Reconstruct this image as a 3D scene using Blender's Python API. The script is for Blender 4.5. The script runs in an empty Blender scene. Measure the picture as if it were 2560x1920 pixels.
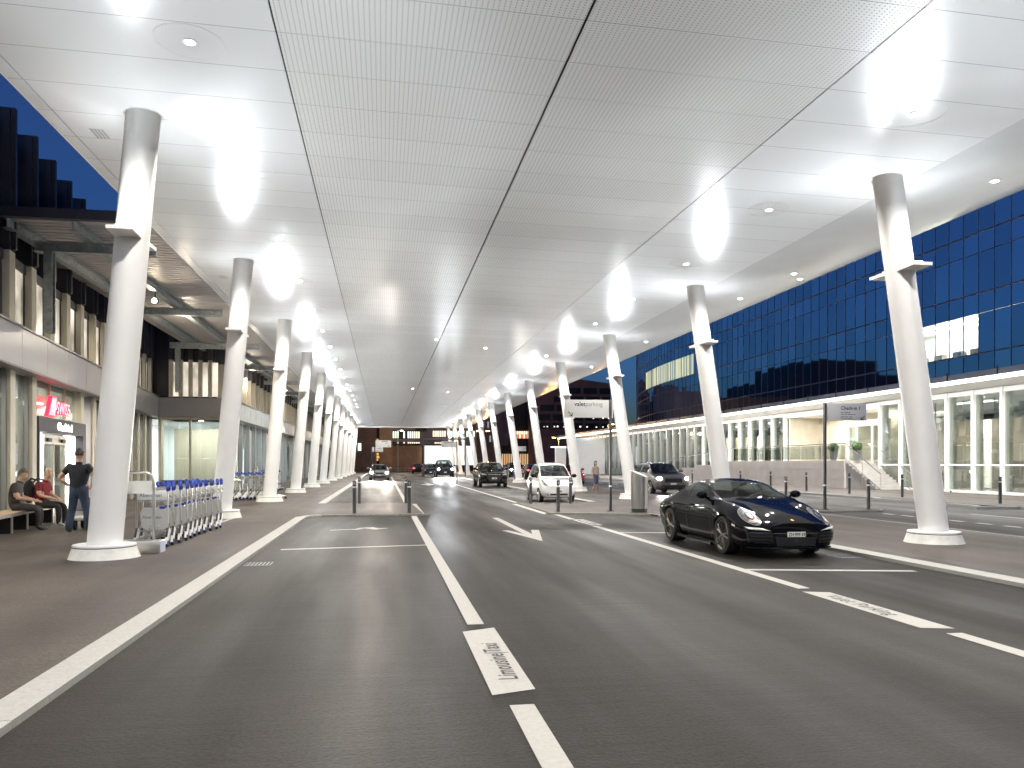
# Dusk at an airport forecourt: a long white canopy on leaning columns over taxi lanes
SUN_E, SUN_R, SKY_S, SKY_SAT = 1.0, 240., .12, .92
UP_W, DN_W, EXPO, UP_CUT, UP_NEAR = 9., 290., 1.6, .295, 4.
import bpy, bmesh, math, random
from mathutils import Vector, Matrix
from mathutils.bvhtree import BVHTree
random.seed(7)
PI = math.pi
R = math.radians
scene = bpy.context.scene
COL = scene.collection

# ------------------------------------------------------------------ materials
def nodes_of(name):
    m = bpy.data.materials.new(name)
    m.use_nodes = True
    nt = m.node_tree
    return m, nt, nt.nodes["Principled BSDF"]

def pm(name, col, rough=.5, metal=0., var=.10, scale=4., bump=0., bscale=None, spec=.5, coat=0., coatr=.05,
       emit=None, es=0., rvar=.0, stretch=(1, 1, 1)):
    """procedural principled material: base colour broken up by noise, optional bump and roughness variation"""
    m, nt, b = nodes_of(name)
    N, L = nt.nodes, nt.links
    tc = N.new('ShaderNodeTexCoord')
    mp = N.new('ShaderNodeMapping')
    mp.inputs['Scale'].default_value = stretch
    L.new(tc.outputs['Object'], mp.inputs['Vector'])
    nz = N.new('ShaderNodeTexNoise')
    nz.inputs['Scale'].default_value = scale
    nz.inputs['Detail'].default_value = 5
    L.new(mp.outputs[0], nz.inputs['Vector'])
    cr = N.new('ShaderNodeValToRGB')
    cr.color_ramp.elements[0].position = .3
    cr.color_ramp.elements[1].position = .7
    cr.color_ramp.elements[0].color = tuple(max(0, c*(1-var)) for c in col)+(1,)
    cr.color_ramp.elements[1].color = tuple(min(1, c*(1+var)) for c in col)+(1,)
    L.new(nz.outputs['Fac'], cr.inputs[0])
    L.new(cr.outputs[0], b.inputs['Base Color'])
    b.inputs['Roughness'].default_value = rough
    b.inputs['Metallic'].default_value = metal
    b.inputs['Specular IOR Level'].default_value = spec
    if coat:
        b.inputs['Coat Weight'].default_value = coat
        b.inputs['Coat Roughness'].default_value = coatr
    if rvar:
        mr = N.new('ShaderNodeMapRange')
        mr.inputs['To Min'].default_value = max(0, rough-rvar)
        mr.inputs['To Max'].default_value = rough+rvar
        L.new(nz.outputs['Fac'], mr.inputs['Value'])
        L.new(mr.outputs[0], b.inputs['Roughness'])
    if bump:
        n2 = N.new('ShaderNodeTexNoise')
        n2.inputs['Scale'].default_value = bscale or scale*6
        n2.inputs['Detail'].default_value = 3
        L.new(mp.outputs[0], n2.inputs['Vector'])
        bp = N.new('ShaderNodeBump')
        bp.inputs['Strength'].default_value = bump
        bp.inputs['Distance'].default_value = .01
        L.new(n2.outputs['Fac'], bp.inputs['Height'])
        L.new(bp.outputs[0], b.inputs['Normal'])
    if emit:
        b.inputs['Emission Color'].default_value = tuple(emit)+(1,)
        b.inputs['Emission Strength'].default_value = es
    return m

def em(name, col, s):
    m, nt, b = nodes_of(name)
    b.inputs['Base Color'].default_value = tuple(min(.8, c*.7) for c in col)+(1,)
    b.inputs['Emission Color'].default_value = tuple(col)+(1,)
    b.inputs['Emission Strength'].default_value = s
    return m

def glass(name, tint=(.8, .85, .85), refl=.08, rough=.02, top=.45):
    """thin architectural glass: tinted see-through plus fresnel reflection"""
    m = bpy.data.materials.new(name)
    m.use_nodes = True
    nt = m.node_tree
    N, L = nt.nodes, nt.links
    N.clear()
    out = N.new('ShaderNodeOutputMaterial')
    mix = N.new('ShaderNodeMixShader')
    tr = N.new('ShaderNodeBsdfTransparent')
    tr.inputs[0].default_value = tuple(tint)+(1,)
    gl = N.new('ShaderNodeBsdfGlossy')
    gl.inputs['Roughness'].default_value = rough
    lw = N.new('ShaderNodeLayerWeight')
    lw.inputs[0].default_value = .35
    mr = N.new('ShaderNodeMapRange')
    mr.inputs['To Min'].default_value = refl
    mr.inputs['To Max'].default_value = min(1, refl+top)
    L.new(lw.outputs['Fresnel'], mr.inputs['Value'])
    L.new(mr.outputs[0], mix.inputs[0])
    L.new(tr.outputs[0], mix.inputs[1])
    L.new(gl.outputs[0], mix.inputs[2])
    L.new(mix.outputs[0], out.inputs[0])
    return m

def math_node(nt, op, a, b=None, c=None):
    n = nt.nodes.new('ShaderNodeMath')
    n.operation = op
    for i, v in enumerate((a, b, c)):
        if v is None:
            continue
        if isinstance(v, (int, float)):
            n.inputs[i].default_value = v
        else:
            nt.links.new(v, n.inputs[i])
    return n.outputs[0]

def line_mask(nt, coord, period, phase, half):
    """1 near every coord = phase + k*period"""
    t = math_node(nt, 'SUBTRACT', coord, phase)
    t = math_node(nt, 'DIVIDE', t, period)
    t = math_node(nt, 'ADD', t, .5)
    t = math_node(nt, 'FRACT', t)
    t = math_node(nt, 'SUBTRACT', t, .5)
    t = math_node(nt, 'ABSOLUTE', t)
    t = math_node(nt, 'MULTIPLY', t, period)
    return math_node(nt, 'LESS_THAN', t, half)

def soffit_mat(name, col, rough, perforated, spec=.5):
    m, nt, b = nodes_of(name)
    N, L = nt.nodes, nt.links
    g = N.new('ShaderNodeNewGeometry')
    sp = N.new('ShaderNodeSeparateXYZ')
    L.new(g.outputs['Position'], sp.inputs[0])
    x, y = sp.outputs[0], sp.outputs[1]
    mask = line_mask(nt, y, PAN, SEAM0, .006)
    mask = math_node(nt, 'MULTIPLY', mask, .55)
    if perforated:
        fx = math_node(nt, 'MULTIPLY', math_node(nt, 'SUBTRACT', math_node(nt, 'FRACT', math_node(nt, 'DIVIDE', x, .069)), .5), .069)
        fy = math_node(nt, 'MULTIPLY', math_node(nt, 'SUBTRACT', math_node(nt, 'FRACT', math_node(nt, 'DIVIDE', y, .0528)), .5), .0528)
        d = math_node(nt, 'ADD', math_node(nt, 'MULTIPLY', fx, fx), math_node(nt, 'MULTIPLY', fy, fy))
        hole = math_node(nt, 'LESS_THAN', d, .0088**2)
        hole = math_node(nt, 'MULTIPLY', hole, .8)
        mask = math_node(nt, 'MAXIMUM', mask, hole)
    # each panel a hair different
    pn = math_node(nt, 'FLOOR', math_node(nt, 'DIVIDE', math_node(nt, 'SUBTRACT', y, SEAM0), PAN))
    wn = N.new('ShaderNodeTexWhiteNoise')
    wn.noise_dimensions = '1D'
    L.new(pn, wn.inputs['W'])
    mr = N.new('ShaderNodeMapRange')
    mr.inputs['To Min'].default_value = .95
    mr.inputs['To Max'].default_value = 1.0
    L.new(wn.outputs['Value'], mr.inputs['Value'])
    vm = N.new('ShaderNodeVectorMath')
    vm.operation = 'SCALE'
    vm.inputs[0].default_value = col
    L.new(mr.outputs[0], vm.inputs['Scale'])
    mix = N.new('ShaderNodeMix')
    mix.data_type = 'RGBA'
    L.new(mask, mix.inputs['Factor'])
    L.new(vm.outputs[0], mix.inputs['A'])
    mix.inputs['B'].default_value = (.05, .05, .05, 1)
    L.new(mix.outputs['Result'], b.inputs['Base Color'])
    b.inputs['Roughness'].default_value = rough
    b.inputs['Specular IOR Level'].default_value = spec
    # tiny waviness so that reflections stretch
    nz = N.new('ShaderNodeTexNoise')
    nz.inputs['Scale'].default_value = .9
    mp = N.new('ShaderNodeMapping')
    mp.inputs['Scale'].default_value = (.35, 2.2, 1)
    L.new(g.outputs['Position'], mp.inputs[0])
    L.new(mp.outputs[0], nz.inputs['Vector'])
    bp = N.new('ShaderNodeBump')
    bp.inputs['Strength'].default_value = .05
    bp.inputs['Distance'].default_value = .02
    L.new(nz.outputs['Fac'], bp.inputs['Height'])
    L.new(bp.outputs[0], b.inputs['Normal'])
    return m

def asphalt_mat(name, col, rough=.46, lanes=False):
    m, nt, b = nodes_of(name)
    N, L = nt.nodes, nt.links
    g = N.new('ShaderNodeNewGeometry')
    def noise(scale, detail=4, stretch=None, rough=.5):
        n = N.new('ShaderNodeTexNoise')
        n.inputs['Scale'].default_value = scale
        n.inputs['Detail'].default_value = detail
        n.inputs['Roughness'].default_value = rough
        v = g.outputs['Position']
        if stretch:
            mp = N.new('ShaderNodeMapping')
            mp.inputs['Scale'].default_value = stretch
            L.new(v, mp.inputs[0])
            v = mp.outputs[0]
        L.new(v, n.inputs['Vector'])
        return n.outputs['Fac']
    big = noise(.35, 5)
    tracks = noise(.8, 4, (1.1, .10, 1))
    grain = noise(34, 3, None, .75)
    cracks = noise(1.6, 6, (.5, 2.6, 1), .65)
    f = math_node(nt, 'ADD', math_node(nt, 'MULTIPLY', big, .6), math_node(nt, 'MULTIPLY', tracks, .4))
    f = math_node(nt, 'ADD', math_node(nt, 'MULTIPLY', f, .8), math_node(nt, 'MULTIPLY', grain, .2))
    cr = N.new('ShaderNodeValToRGB')
    cr.color_ramp.elements[0].position = .33
    cr.color_ramp.elements[1].position = .68
    cr.color_ramp.elements[0].color = tuple(c*.42 for c in col)+(1,)
    cr.color_ramp.elements[1].color = tuple(c*1.9 for c in col)+(1,)
    L.new(f, cr.inputs[0])
    # dark oil drips and patches
    st = N.new('ShaderNodeMapRange')
    st.inputs['From Min'].default_value = .66
    st.inputs['From Max'].default_value = .74
    L.new(cracks, st.inputs['Value'])
    mix = N.new('ShaderNodeMix')
    mix.data_type = 'RGBA'
    L.new(math_node(nt, 'MULTIPLY', st.outputs[0], .45), mix.inputs['Factor'])
    L.new(cr.outputs[0], mix.inputs['A'])
    mix.inputs['B'].default_value = tuple(c*.45 for c in col)+(1,)
    res = mix.outputs['Result']
    wear = None
    if lanes:      # rubber darkened wheel tracks, broken up by noise
        sp = N.new('ShaderNodeSeparateXYZ')
        L.new(g.outputs['Position'], sp.inputs[0])
        wob = math_node(nt, 'ADD', sp.outputs[0], math_node(nt, 'MULTIPLY', math_node(nt, 'SUBTRACT', big, .5), .9))
        for c in (-1.15, .25, 2.25, 3.75, 6.1, 7.5, 14.0, 15.2, 17.6, 19.0):
            d = math_node(nt, 'DIVIDE', math_node(nt, 'SUBTRACT', wob, c), .34)
            e = math_node(nt, 'POWER', 2.718, math_node(nt, 'MULTIPLY', math_node(nt, 'MULTIPLY', d, d), -1))
            wear = e if wear is None else math_node(nt, 'ADD', wear, e)
        wear = math_node(nt, 'MULTIPLY', wear, math_node(nt, 'MULTIPLY', tracks, .75))
        m3 = N.new('ShaderNodeMix')
        m3.data_type = 'RGBA'
        L.new(wear, m3.inputs['Factor'])
        L.new(res, m3.inputs['A'])
        m3.inputs['B'].default_value = tuple(c*.42 for c in col)+(1,)
        res = m3.outputs['Result']
    fine = noise(120, 2, None, .6)
    gm = N.new('ShaderNodeMapRange')
    gm.inputs['From Min'].default_value = .36; gm.inputs['From Max'].default_value = .64
    gm.inputs['To Min'].default_value = .55; gm.inputs['To Max'].default_value = 1.5
    L.new(math_node(nt, 'ADD', math_node(nt, 'MULTIPLY', grain, .55), math_node(nt, 'MULTIPLY', fine, .45)), gm.inputs['Value'])
    vs = N.new('ShaderNodeVectorMath'); vs.operation = 'SCALE'
    L.new(res, vs.inputs[0]); L.new(gm.outputs[0], vs.inputs['Scale'])
    res = vs.outputs[0]
    L.new(res, b.inputs['Base Color'])
    mr = N.new('ShaderNodeMapRange')
    mr.inputs['From Min'].default_value = .3
    mr.inputs['From Max'].default_value = .7
    mr.inputs['To Min'].default_value = rough-.13
    mr.inputs['To Max'].default_value = rough+.16
    L.new(tracks, mr.inputs['Value'])
    L.new(mr.outputs[0], b.inputs['Roughness'])
    b.inputs['Specular IOR Level'].default_value = .15 if lanes else .36
    b1 = N.new('ShaderNodeBump')
    b1.inputs['Strength'].default_value = .6
    b1.inputs['Distance'].default_value = .008
    L.new(grain, b1.inputs['Height'])
    b2 = N.new('ShaderNodeBump')
    b2.inputs['Strength'].default_value = .13
    b2.inputs['Distance'].default_value = .05
    L.new(cracks, b2.inputs['Height'])
    L.new(b1.outputs[0], b2.inputs['Normal'])
    L.new(b2.outputs[0], b.inputs['Normal'])
    return m

PAN = 1.0556          # soffit panel pitch along the road
SEAM0 = 13.96
BAY = 9.5
def zc(x):            # soffit height over the road (falls slightly to the right)
    return 7.36-.019*(x+3.9)

M = {}
M['soffit'] = soffit_mat('white gloss soffit panel', (.86, .86, .86), .27, False, .17)
M['perf'] = soffit_mat('perforated soffit panel', (.86, .85, .835), .26, True, .26)
M['nose'] = pm('curved silver edge panel', (.80, .815, .83), .26, .12, .03, 1.2)
M['white'] = pm('white painted steel', (.89, .885, .87), .38, 0, .025, 2.)
M['whitebase'] = pm('white painted concrete base', (.76, .75, .70), .55, 0, .10, 7., .2)
M['dark'] = pm('dark shadow gap', (.015, .015, .016), .6)
M['black'] = pm('black plastic', (.012, .012, .013), .42, 0, .15, 8)
M['rubber'] = pm('tyre rubber', (.013, .013, .013), .75, 0, .2, 30, .2)
M['asphalt'] = asphalt_mat('worn asphalt', (.0245, .0208, .0172), .52, True)
M['pave'] = asphalt_mat('pavement asphalt', (.058, .046, .037), .58)
M['kerb'] = pm('pale granite kerb', (.42, .405, .37), .62, 0, .10, 30, .3, 120)
M['kerbface'] = pm('kerb face stone', (.28, .265, .235), .7, 0, .25, 14, .3, 90)
M['paint'] = pm('white road paint', (.49, .468, .425), .6, 0, .07, 26, .15, 120)
M['paintink'] = pm('dark stencil letters', (.055, .05, .047), .6, 0, .3, 20)
M['steel'] = pm('brushed stainless steel', (.62, .60, .56), .30, 1., .08, 3, stretch=(1, 1, .05), rvar=.08)
M['chrome'] = pm('polished chrome', (.78, .77, .74), .14, 1., .03)
M['galv'] = pm('galvanised steel', (.34, .37, .37), .48, .7, .25, 9)
M['sheet'] = pm('corrugated sheet', (.50, .46, .43), .5, .15, .08, 3)
M['post'] = pm('dark grey post paint', (.050, .050, .052), .40, 0, .15, 5)
M['signface'] = pm('pale grey sign face', (.84, .835, .82), .42, 0, .02, 2)
M['ink'] = pm('dark sign lettering', (.03, .03, .035), .5)
M['inkgrey'] = pm('grey sign lettering', (.33, .33, .34), .5)
M['fin'] = pm('beige facade fin', (.53, .49, .39), .5, 0, .06, 2)
M['darkfin'] = pm('dark facade fin', (.050, .047, .055), .5, .2, .12, 2)
M['darkwall'] = pm('dark facade panel', (.022, .021, .027), .45, .2, .15, 1)
M['band'] = pm('satin aluminium band', (.42, .42, .44), .34, .75, .05, .8, rvar=.06)
M['banddark'] = pm('grey metal soffit band', (.27, .26, .27), .38, .5, .05, .8)
M['glass'] = glass('clear facade glass', (.82, .86, .83), .08)
M['carglass'] = glass('tinted car glass', (.66, .73, .72), .05, .01, .6)

M['warm'] = em('warm window light', (1, .80, .55), .62)
M['inner'] = pm('lit interior wall', (.62, .57, .46), .7, 0, .18, .8)
M['blue'] = pm('blue plastic grip', (.015, .055, .42), .36, 0, .1, 9)
M['panelw'] = pm('white advert panel', (.72, .73, .71), .35, 0, .03, 4)
M['advink'] = pm('slate blue lettering', (.10, .13, .24), .5)
M['wood'] = pm('bench timber', (.50, .33, .19), .5, 0, .22, 5, .1, 30, stretch=(6, .5, 1))
M['skin'] = pm('skin', (.55, .33, .23), .5, 0, .08, 9)
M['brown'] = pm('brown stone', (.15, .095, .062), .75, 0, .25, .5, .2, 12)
M['brownlit'] = pm('lit brown and ochre stone', (.30, .185, .095), .7, 0, .22, .6, .2, 12)  # lamplight on the brown block put into the colour; also the ochre wall
M['terra'] = pm('terracotta cladding', (.20, .115, .085), .75, 0, .15, .6, .15, 10)
M['slate'] = pm('grey brown cladding', (.17, .145, .15), .6, 0, .15, .6)
M['leaf'] = pm('boxwood leaves', (.045, .095, .025), .55, 0, .5, 30)
M['pot'] = pm('grey planter', (.16, .16, .165), .5, 0, .1, 4)
M['limest'] = pm('pale podium cladding', (.58, .54, .49), .5, 0, .08, 1.2)

# ------------------------------------------------------------------ object helpers
class MB:
    """collects shapes in one bmesh; build() links it as ONE mesh object"""
    def __init__(s):
        s.bm = bmesh.new()
    def quad(s, *p, mi=0):
        f = s.bm.faces.new([s.bm.verts.new(q) for q in p])
        f.material_index = mi
        return f
    def box(s, a, b, mi=0, bev=0., mat=None):
        x0, y0, z0 = [min(a[i], b[i]) for i in range(3)]
        x1, y1, z1 = [max(a[i], b[i]) for i in range(3)]
        P = [(x0, y0, z0), (x1, y0, z0), (x1, y1, z0), (x0, y1, z0), (x0, y0, z1), (x1, y0, z1), (x1, y1, z1), (x0, y1, z1)]
        if mat is not None:
            P = [mat @ Vector(p) for p in P]
        v = [s.bm.verts.new(p) for p in P]
        fs = [s.bm.faces.new([v[i] for i in q]) for q in ((0, 3, 2, 1), (4, 5, 6, 7), (0, 1, 5, 4), (1, 2, 6, 5), (2, 3, 7, 6), (3, 0, 4, 7))]
        for f in fs:
            f.material_index = mi
        if bev:
            ed = list({e for f in fs for e in f.edges})
            r = bmesh.ops.bevel(s.bm, geom=ed, offset=bev, segments=2, affect='EDGES', profile=.5)
            for f in r['faces']:
                f.material_index = mi
        return s
    def prism(s, pts, d, mi=0):
        """pts: closed 3-D outline, d: extrusion vector"""
        d = Vector(d)
        a = [s.bm.verts.new(p) for p in pts]
        b = [s.bm.verts.new(Vector(p)+d) for p in pts]
        n = len(a)
        s.bm.faces.new(a[::-1]).material_index = mi
        s.bm.faces.new(b).material_index = mi
        for i in range(n):
            s.bm.faces.new((a[i], a[(i+1) % n], b[(i+1) % n], b[i])).material_index = mi
        return s
    def tube(s, path, r, seg=8, mi=0, closed=False, sq=False):
        """round (or square) tube along a polyline; r may be a list"""
        P = [Vector(p) for p in path]
        n = len(P)
        rr = r if isinstance(r, (list, tuple)) else [r]*n
        rings = []
        up = None
        for i, p in enumerate(P):
            if closed:
                t = (P[(i+1) % n]-P[i-1]).normalized()
            elif i == 0:
                t = (P[1]-p).normalized()
            elif i == n-1:
                t = (p-P[i-1]).normalized()
            else:
                t = ((P[i+1]-p).normalized()+(p-P[i-1]).normalized()).normalized()
            if up is None or abs(up.dot(t)) > .98:
                up = Vector((0, 0, 1)) if abs(t.z) < .9 else Vector((0, 1, 0))
            a = t.cross(up).normalized()
            b = a.cross(t).normalized()
            up = b
            k = 4 if sq else seg
            ph = PI/4 if sq else 0
            q = 1.414 if sq else 1
            rings.append([s.bm.verts.new(p+(a*math.cos(ph+2*PI*j/k)+b*math.sin(ph+2*PI*j/k))*rr[i]*q) for j in range(k)])
        k = len(rings[0])
        for i in range(n if closed else n-1):
            A, B = rings[i], rings[(i+1) % n]
            for j in range(k):
                f = s.bm.faces.new((A[j], A[(j+1) % k], B[(j+1) % k], B[j]))
                f.material_index = mi
                f.smooth = not sq
        if not closed:
            s.bm.faces.new(rings[0][::-1]).material_index = mi
            s.bm.faces.new(rings[-1]).material_index = mi
        return s
    def lathe(s, prof, c=(0, 0, 0), axis='z', seg=24, mi=0, cap=True):
        """prof: (radius, height) pairs"""
        c = Vector(c)
        rings = []
        for r, h in prof:
            ring = []
            for j in range(seg):
                a = 2*PI*j/seg
                u, v = r*math.cos(a), r*math.sin(a)
                q = {'z': (u, v, h), 'x': (h, u, v), 'y': (v, h, u)}[axis]
                ring.append(s.bm.verts.new(c+Vector(q)))
            rings.append(ring)
        for A, B in zip(rings, rings[1:]):
            for j in range(seg):
                f = s.bm.faces.new((A[j], A[(j+1) % seg], B[(j+1) % seg], B[j]))
                f.material_index = mi
                f.smooth = True
        if cap:
            s.bm.faces.new(rings[0][::-1]).material_index = mi
            s.bm.faces.new(rings[-1]).material_index = mi
        return s
    def ball(s, c, r, seg=16, rings=10, mi=0, mat=None):
        r = r if isinstance(r, (list, tuple)) else (r, r, r)
        T = Matrix.Translation(c) @ (mat or Matrix.Identity(4)) @ Matrix.Diagonal((r[0], r[1], r[2], 1))
        res = bmesh.ops.create_uvsphere(s.bm, u_segments=seg, v_segments=rings, radius=1, matrix=T)
        for v in res['verts']:
            for f in v.link_faces:
                f.material_index = mi
                f.smooth = True
        return s
    def build(s, name, mats, parent=None, world=False, loc=None, sharp=None, bevel=0.):
        me = bpy.data.meshes.new(name)
        bmesh.ops.recalc_face_normals(s.bm, faces=s.bm.faces[:])
        s.bm.to_mesh(me)
        s.bm.free()
        for m in (mats if isinstance(mats, (list, tuple)) else [mats]):
            me.materials.append(m)
        o = bpy.data.objects.new(name, me)
        COL.objects.link(o)
        if sharp is not None:
            for p in me.polygons:
                p.use_smooth = True
            me.set_sharp_from_angle(angle=R(sharp))
        else:
            me.set_sharp_from_angle(angle=R(40))
        if parent is not None:
            o.parent = parent
            if world:
                w = parent
                off = Vector((0, 0, 0))
                while w is not None:
                    off += w.location
                    w = w.parent
                o.location = -off
        if loc is not None:
            o.location = loc
        return o

def tag(o, label=None, cat=None, group=None, kind=None):
    if label: o['label'] = label
    if cat: o['category'] = cat
    if group: o['group'] = group
    if kind: o['kind'] = kind
    return o

def thing(name, label, cat, loc=(0, 0, 0), rz=0., group=None):
    o = bpy.data.objects.new(name, None)
    o.empty_display_size = .2
    COL.objects.link(o)
    o.location = loc
    o.rotation_euler = (0, 0, rz)
    return tag(o, label, cat, group)

def dup(root, loc, rz=None, label=None, group=None):
    r = root.copy()
    COL.objects.link(r)
    r.location = loc
    if rz is not None: r.rotation_euler = (0, 0, rz)
    if label: r['label'] = label
    if group: r['group'] = group
    def kids(src, dst):
        for ch in list(src.children):
            c = ch.copy()
            COL.objects.link(c)
            c.parent = dst
            kids(ch, c)
    kids(root, r)
    return r

def text_mesh(body, size, align='LEFT', extrude=.002, bold=0., sx=1., spacing=1.):
    cu = bpy.data.curves.new('lettering', 'FONT')
    cu.body = body
    cu.size = size
    cu.align_x = align
    cu.extrude = extrude
    cu.offset = bold
    cu.space_character = spacing
    cu.resolution_u = 3
    o = bpy.data.objects.new('lettering', cu)
    COL.objects.link(o)
    bpy.context.view_layer.update()
    me = bpy.data.meshes.new_from_object(o)
    bpy.data.objects.remove(o)
    bpy.data.curves.remove(cu)
    if sx != 1:
        me.transform(Matrix.Diagonal((sx, 1, 1, 1)))
    return me

def lettering(body, size, mat, parent, loc, rot=(0, 0, 0), name='lettering', **k):
    """rot (pi/2,0,0): upright and read from -Y"""
    me = text_mesh(body, size, **k)
    me.materials.clear()
    me.materials.append(mat)
    o = bpy.data.objects.new(name, me)
    COL.objects.link(o)
    o.parent = parent
    o.location = loc
    o.rotation_euler = rot
    return o

def word_bars(parent, x, y, z, widths, h, m=None, name='small_print'):
    """print too small to read in the photograph: one bar for each word"""
    t = MB()
    for w_ in widths:
        t.box((x, y, z), (x+w_, y+.0025, z+h))
        x += w_+h*.9
    return t.build(name, m or M['inkgrey'], parent)

def lamp(kind, name, loc, power, col=(1, 1, 1), size=.1, rot=None, spot=None, blend=.5, parent=None):
    l = bpy.data.lights.new(name, kind)
    l.energy = power
    l.color = col
    if kind == 'SPOT':
        l.spot_size = spot
        l.spot_blend = blend
        l.shadow_soft_size = size
    elif kind == 'POINT':
        l.shadow_soft_size = size
    elif kind == 'AREA':
        l.size = size if not isinstance(size, tuple) else size[0]
        if isinstance(size, tuple):
            l.shape = 'RECTANGLE'
            l.size_y = size[1]
    o = bpy.data.objects.new(name, l)
    COL.objects.link(o)
    o.location = loc
    if rot: o.rotation_euler = rot
    if parent is not None: o.parent = parent
    return o
# ------------------------------------------------------------------ camera
cam = bpy.data.cameras.new('camera')
cam.sensor_width = 36
cam.lens = 1700/2212*36
cam.shift_y = (1000-829.5)/2212
cam.clip_end = 3000
cam.clip_start = .05
camo = bpy.data.objects.new('camera', cam)
COL.objects.link(camo)
camo.location = (0, 0, 1.6)
camo.rotation_euler = (R(90), 0, -R(9.2873))
scene.camera = camo
scene.render.resolution_x, scene.render.resolution_y = 1024, 768

# ------------------------------------------------------------------ dusk sky
w = bpy.data.worlds.new("World")
scene.world = w
w.use_nodes = True
nt = w.node_tree
sky = nt.nodes.new('ShaderNodeTexSky')
sky.sky_type = 'NISHITA'
sky.sun_disc = False
sky.sun_elevation = R(SUN_E)
sky.sun_rotation = R(SUN_R)
sky.altitude = 400
sky.air_density = 1.0
sky.dust_density = .4
sky.ozone_density = 6.0
hs = nt.nodes.new('ShaderNodeHueSaturation')
hs.inputs['Saturation'].default_value = SKY_SAT
nt.links.new(sky.outputs[0], hs.inputs['Color'])
bg = nt.nodes['Background']
nt.links.new(hs.outputs[0], bg.inputs[0])
bg.inputs[1].default_value = SKY_S

# ------------------------------------------------------------------ ground
PZ = .05
def struct(name, mb, m, parent=None):
    o = mb.build(name, m, parent)
    if parent is None: o['kind'] = 'structure'
    return o
mb = MB(); mb.quad((-700, -60, 0), (700, -60, 0), (700, 900, 0), (-700, 900, 0))
road = struct('road', mb, M['asphalt'])
def slab(name, pts, m=M['pave'], z0=-.02, z1=PZ):
    mb = MB(); mb.prism([(x, y, z0) for x, y in pts], (0, 0, z1-z0))
    return struct(name, mb, m)
slab('pavement', [(-40, -14), (-2.47, -14), (-2.47, 23.75), (-2.12, 24.05), (1.22, 24.05), (1.05, 30.9), (-2.47, 30.95), (-2.47, 125), (-40, 125)])
slab('pavement', [(8.44, -14), (13.2, -14), (13.2, 125), (8.44, 125)])
slab('traffic_island', [(5.16, 24.05), (8.02, 23.2), (8.02, 22.5), (8.42, 22.2), (8.42, 30.5), (5.16, 30.3)])
slab('traffic_island', [(13.9, 23.55), (16.1, 23.5), (16.45, 24.0), (16.45, 29.2), (16.2, 29.8), (13.9, 29.8)])
slab('pavement', [(21.3, 24.2), (60, 24.2), (60, 128), (21.3, 128)], z1=.09)
slab('pavement', [(21.9, -14), (60, -14), (60, 24.1), (21.9, 24.1)], z1=.09)
# kerbs: one run of stones each
def kerb_run(pts, wdt, side, z1, step=1.0, m=None):
    """stones along a polyline; side +1 puts the stones to the left of the walking direction"""
    mb = MB()
    for (a, b) in zip(pts, pts[1:]):
        a, b = Vector(a), Vector(b)
        d = (b-a); L = d.length; d.normalize()
        nrm = Vector((-d.y, d.x))*side
        n = max(1, round(L/step))
        for i in range(n):
            p, q = a+d*(L*i/n+.003), a+d*(L*(i+1)/n-.003)
            r, s = q+nrm*wdt, p+nrm*wdt
            jz = random.uniform(-.0012, .0012)
            mb.prism([(v.x, v.y, -.02) for v in (p, q, r, s)], (0, 0, z1+jz+.02))
    return struct('kerb', mb, m or M['kerb'])
kerb_run([(-2.20, -13), (-2.20, 23.3)], .27, 1, PZ+.004, 2.)
kerb_run([(-2.20, 23.306), (-2.16, 23.55), (-2.0, 23.80), (-1.78, 23.94)], .24, 1, PZ+.004, .3, M['kerb'])
kerb_run([(-1.78, 23.94), (1.40, 24.0)], .10, 1, PZ+.004, 1., M['kerbface'])
kerb_run([(-2.20, 31.0), (-2.20, 125)], .27, 1, PZ+.004, 2.)
kerb_run([(8.10, 22.4), (8.10, -13)], .34, 1, PZ+.004, 2.)
kerb_run([(8.10, 125), (8.10, 30.6)], .34, 1, PZ+.004, 2.)
kerb_run([(4.98, 23.94), (7.95, 23.10), (8.06, 22.85), (8.08, 22.42)], .12, 1, PZ+.005, 1., M['kerbface'])
kerb_run([(13.28, -13), (13.28, 125)], .10, 1, PZ+.004, 2., M['kerbface'])
kerb_run([(13.8, 23.45), (16.1, 23.4), (16.55, 24.0), (16.55, 29.2), (16.2, 29.9), (13.8, 29.9)], .11, 1, PZ+.005, 1., M['kerbface'])
kerb_run([(21.1, 128), (21.1, 31.2), (20.75, 30.9), (20.7, 25.2), (20.2, 24.2), (21.6, 23.9), (21.75, 22.5), (21.75, -13)], .22, 1, .10, 2.)
def grate(x0, y0, x1, y1, n):
    t = MB()
    t.box((x0, y0, 0), (x1, y1, .003), 0)
    for i in range(n):
        u = x0+(x1-x0)*(i+.5)/n
        t.box((u-.018, y0+.03, .0), (u+.018, y1-.03, .006), 1)
    o = t.build('drain_grate', [M['galv'], M['dark']])
    return o
tag(grate(-2.15, 12.75, -1.75, 13.15, 7), 'slotted drain grate in the road beside the left kerb', 'drain grate')
tag(grate(7.62, 12.2, 8.02, 12.65, 7), 'slotted drain grate by the right kerb near the black sports car', 'drain grate')

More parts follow.
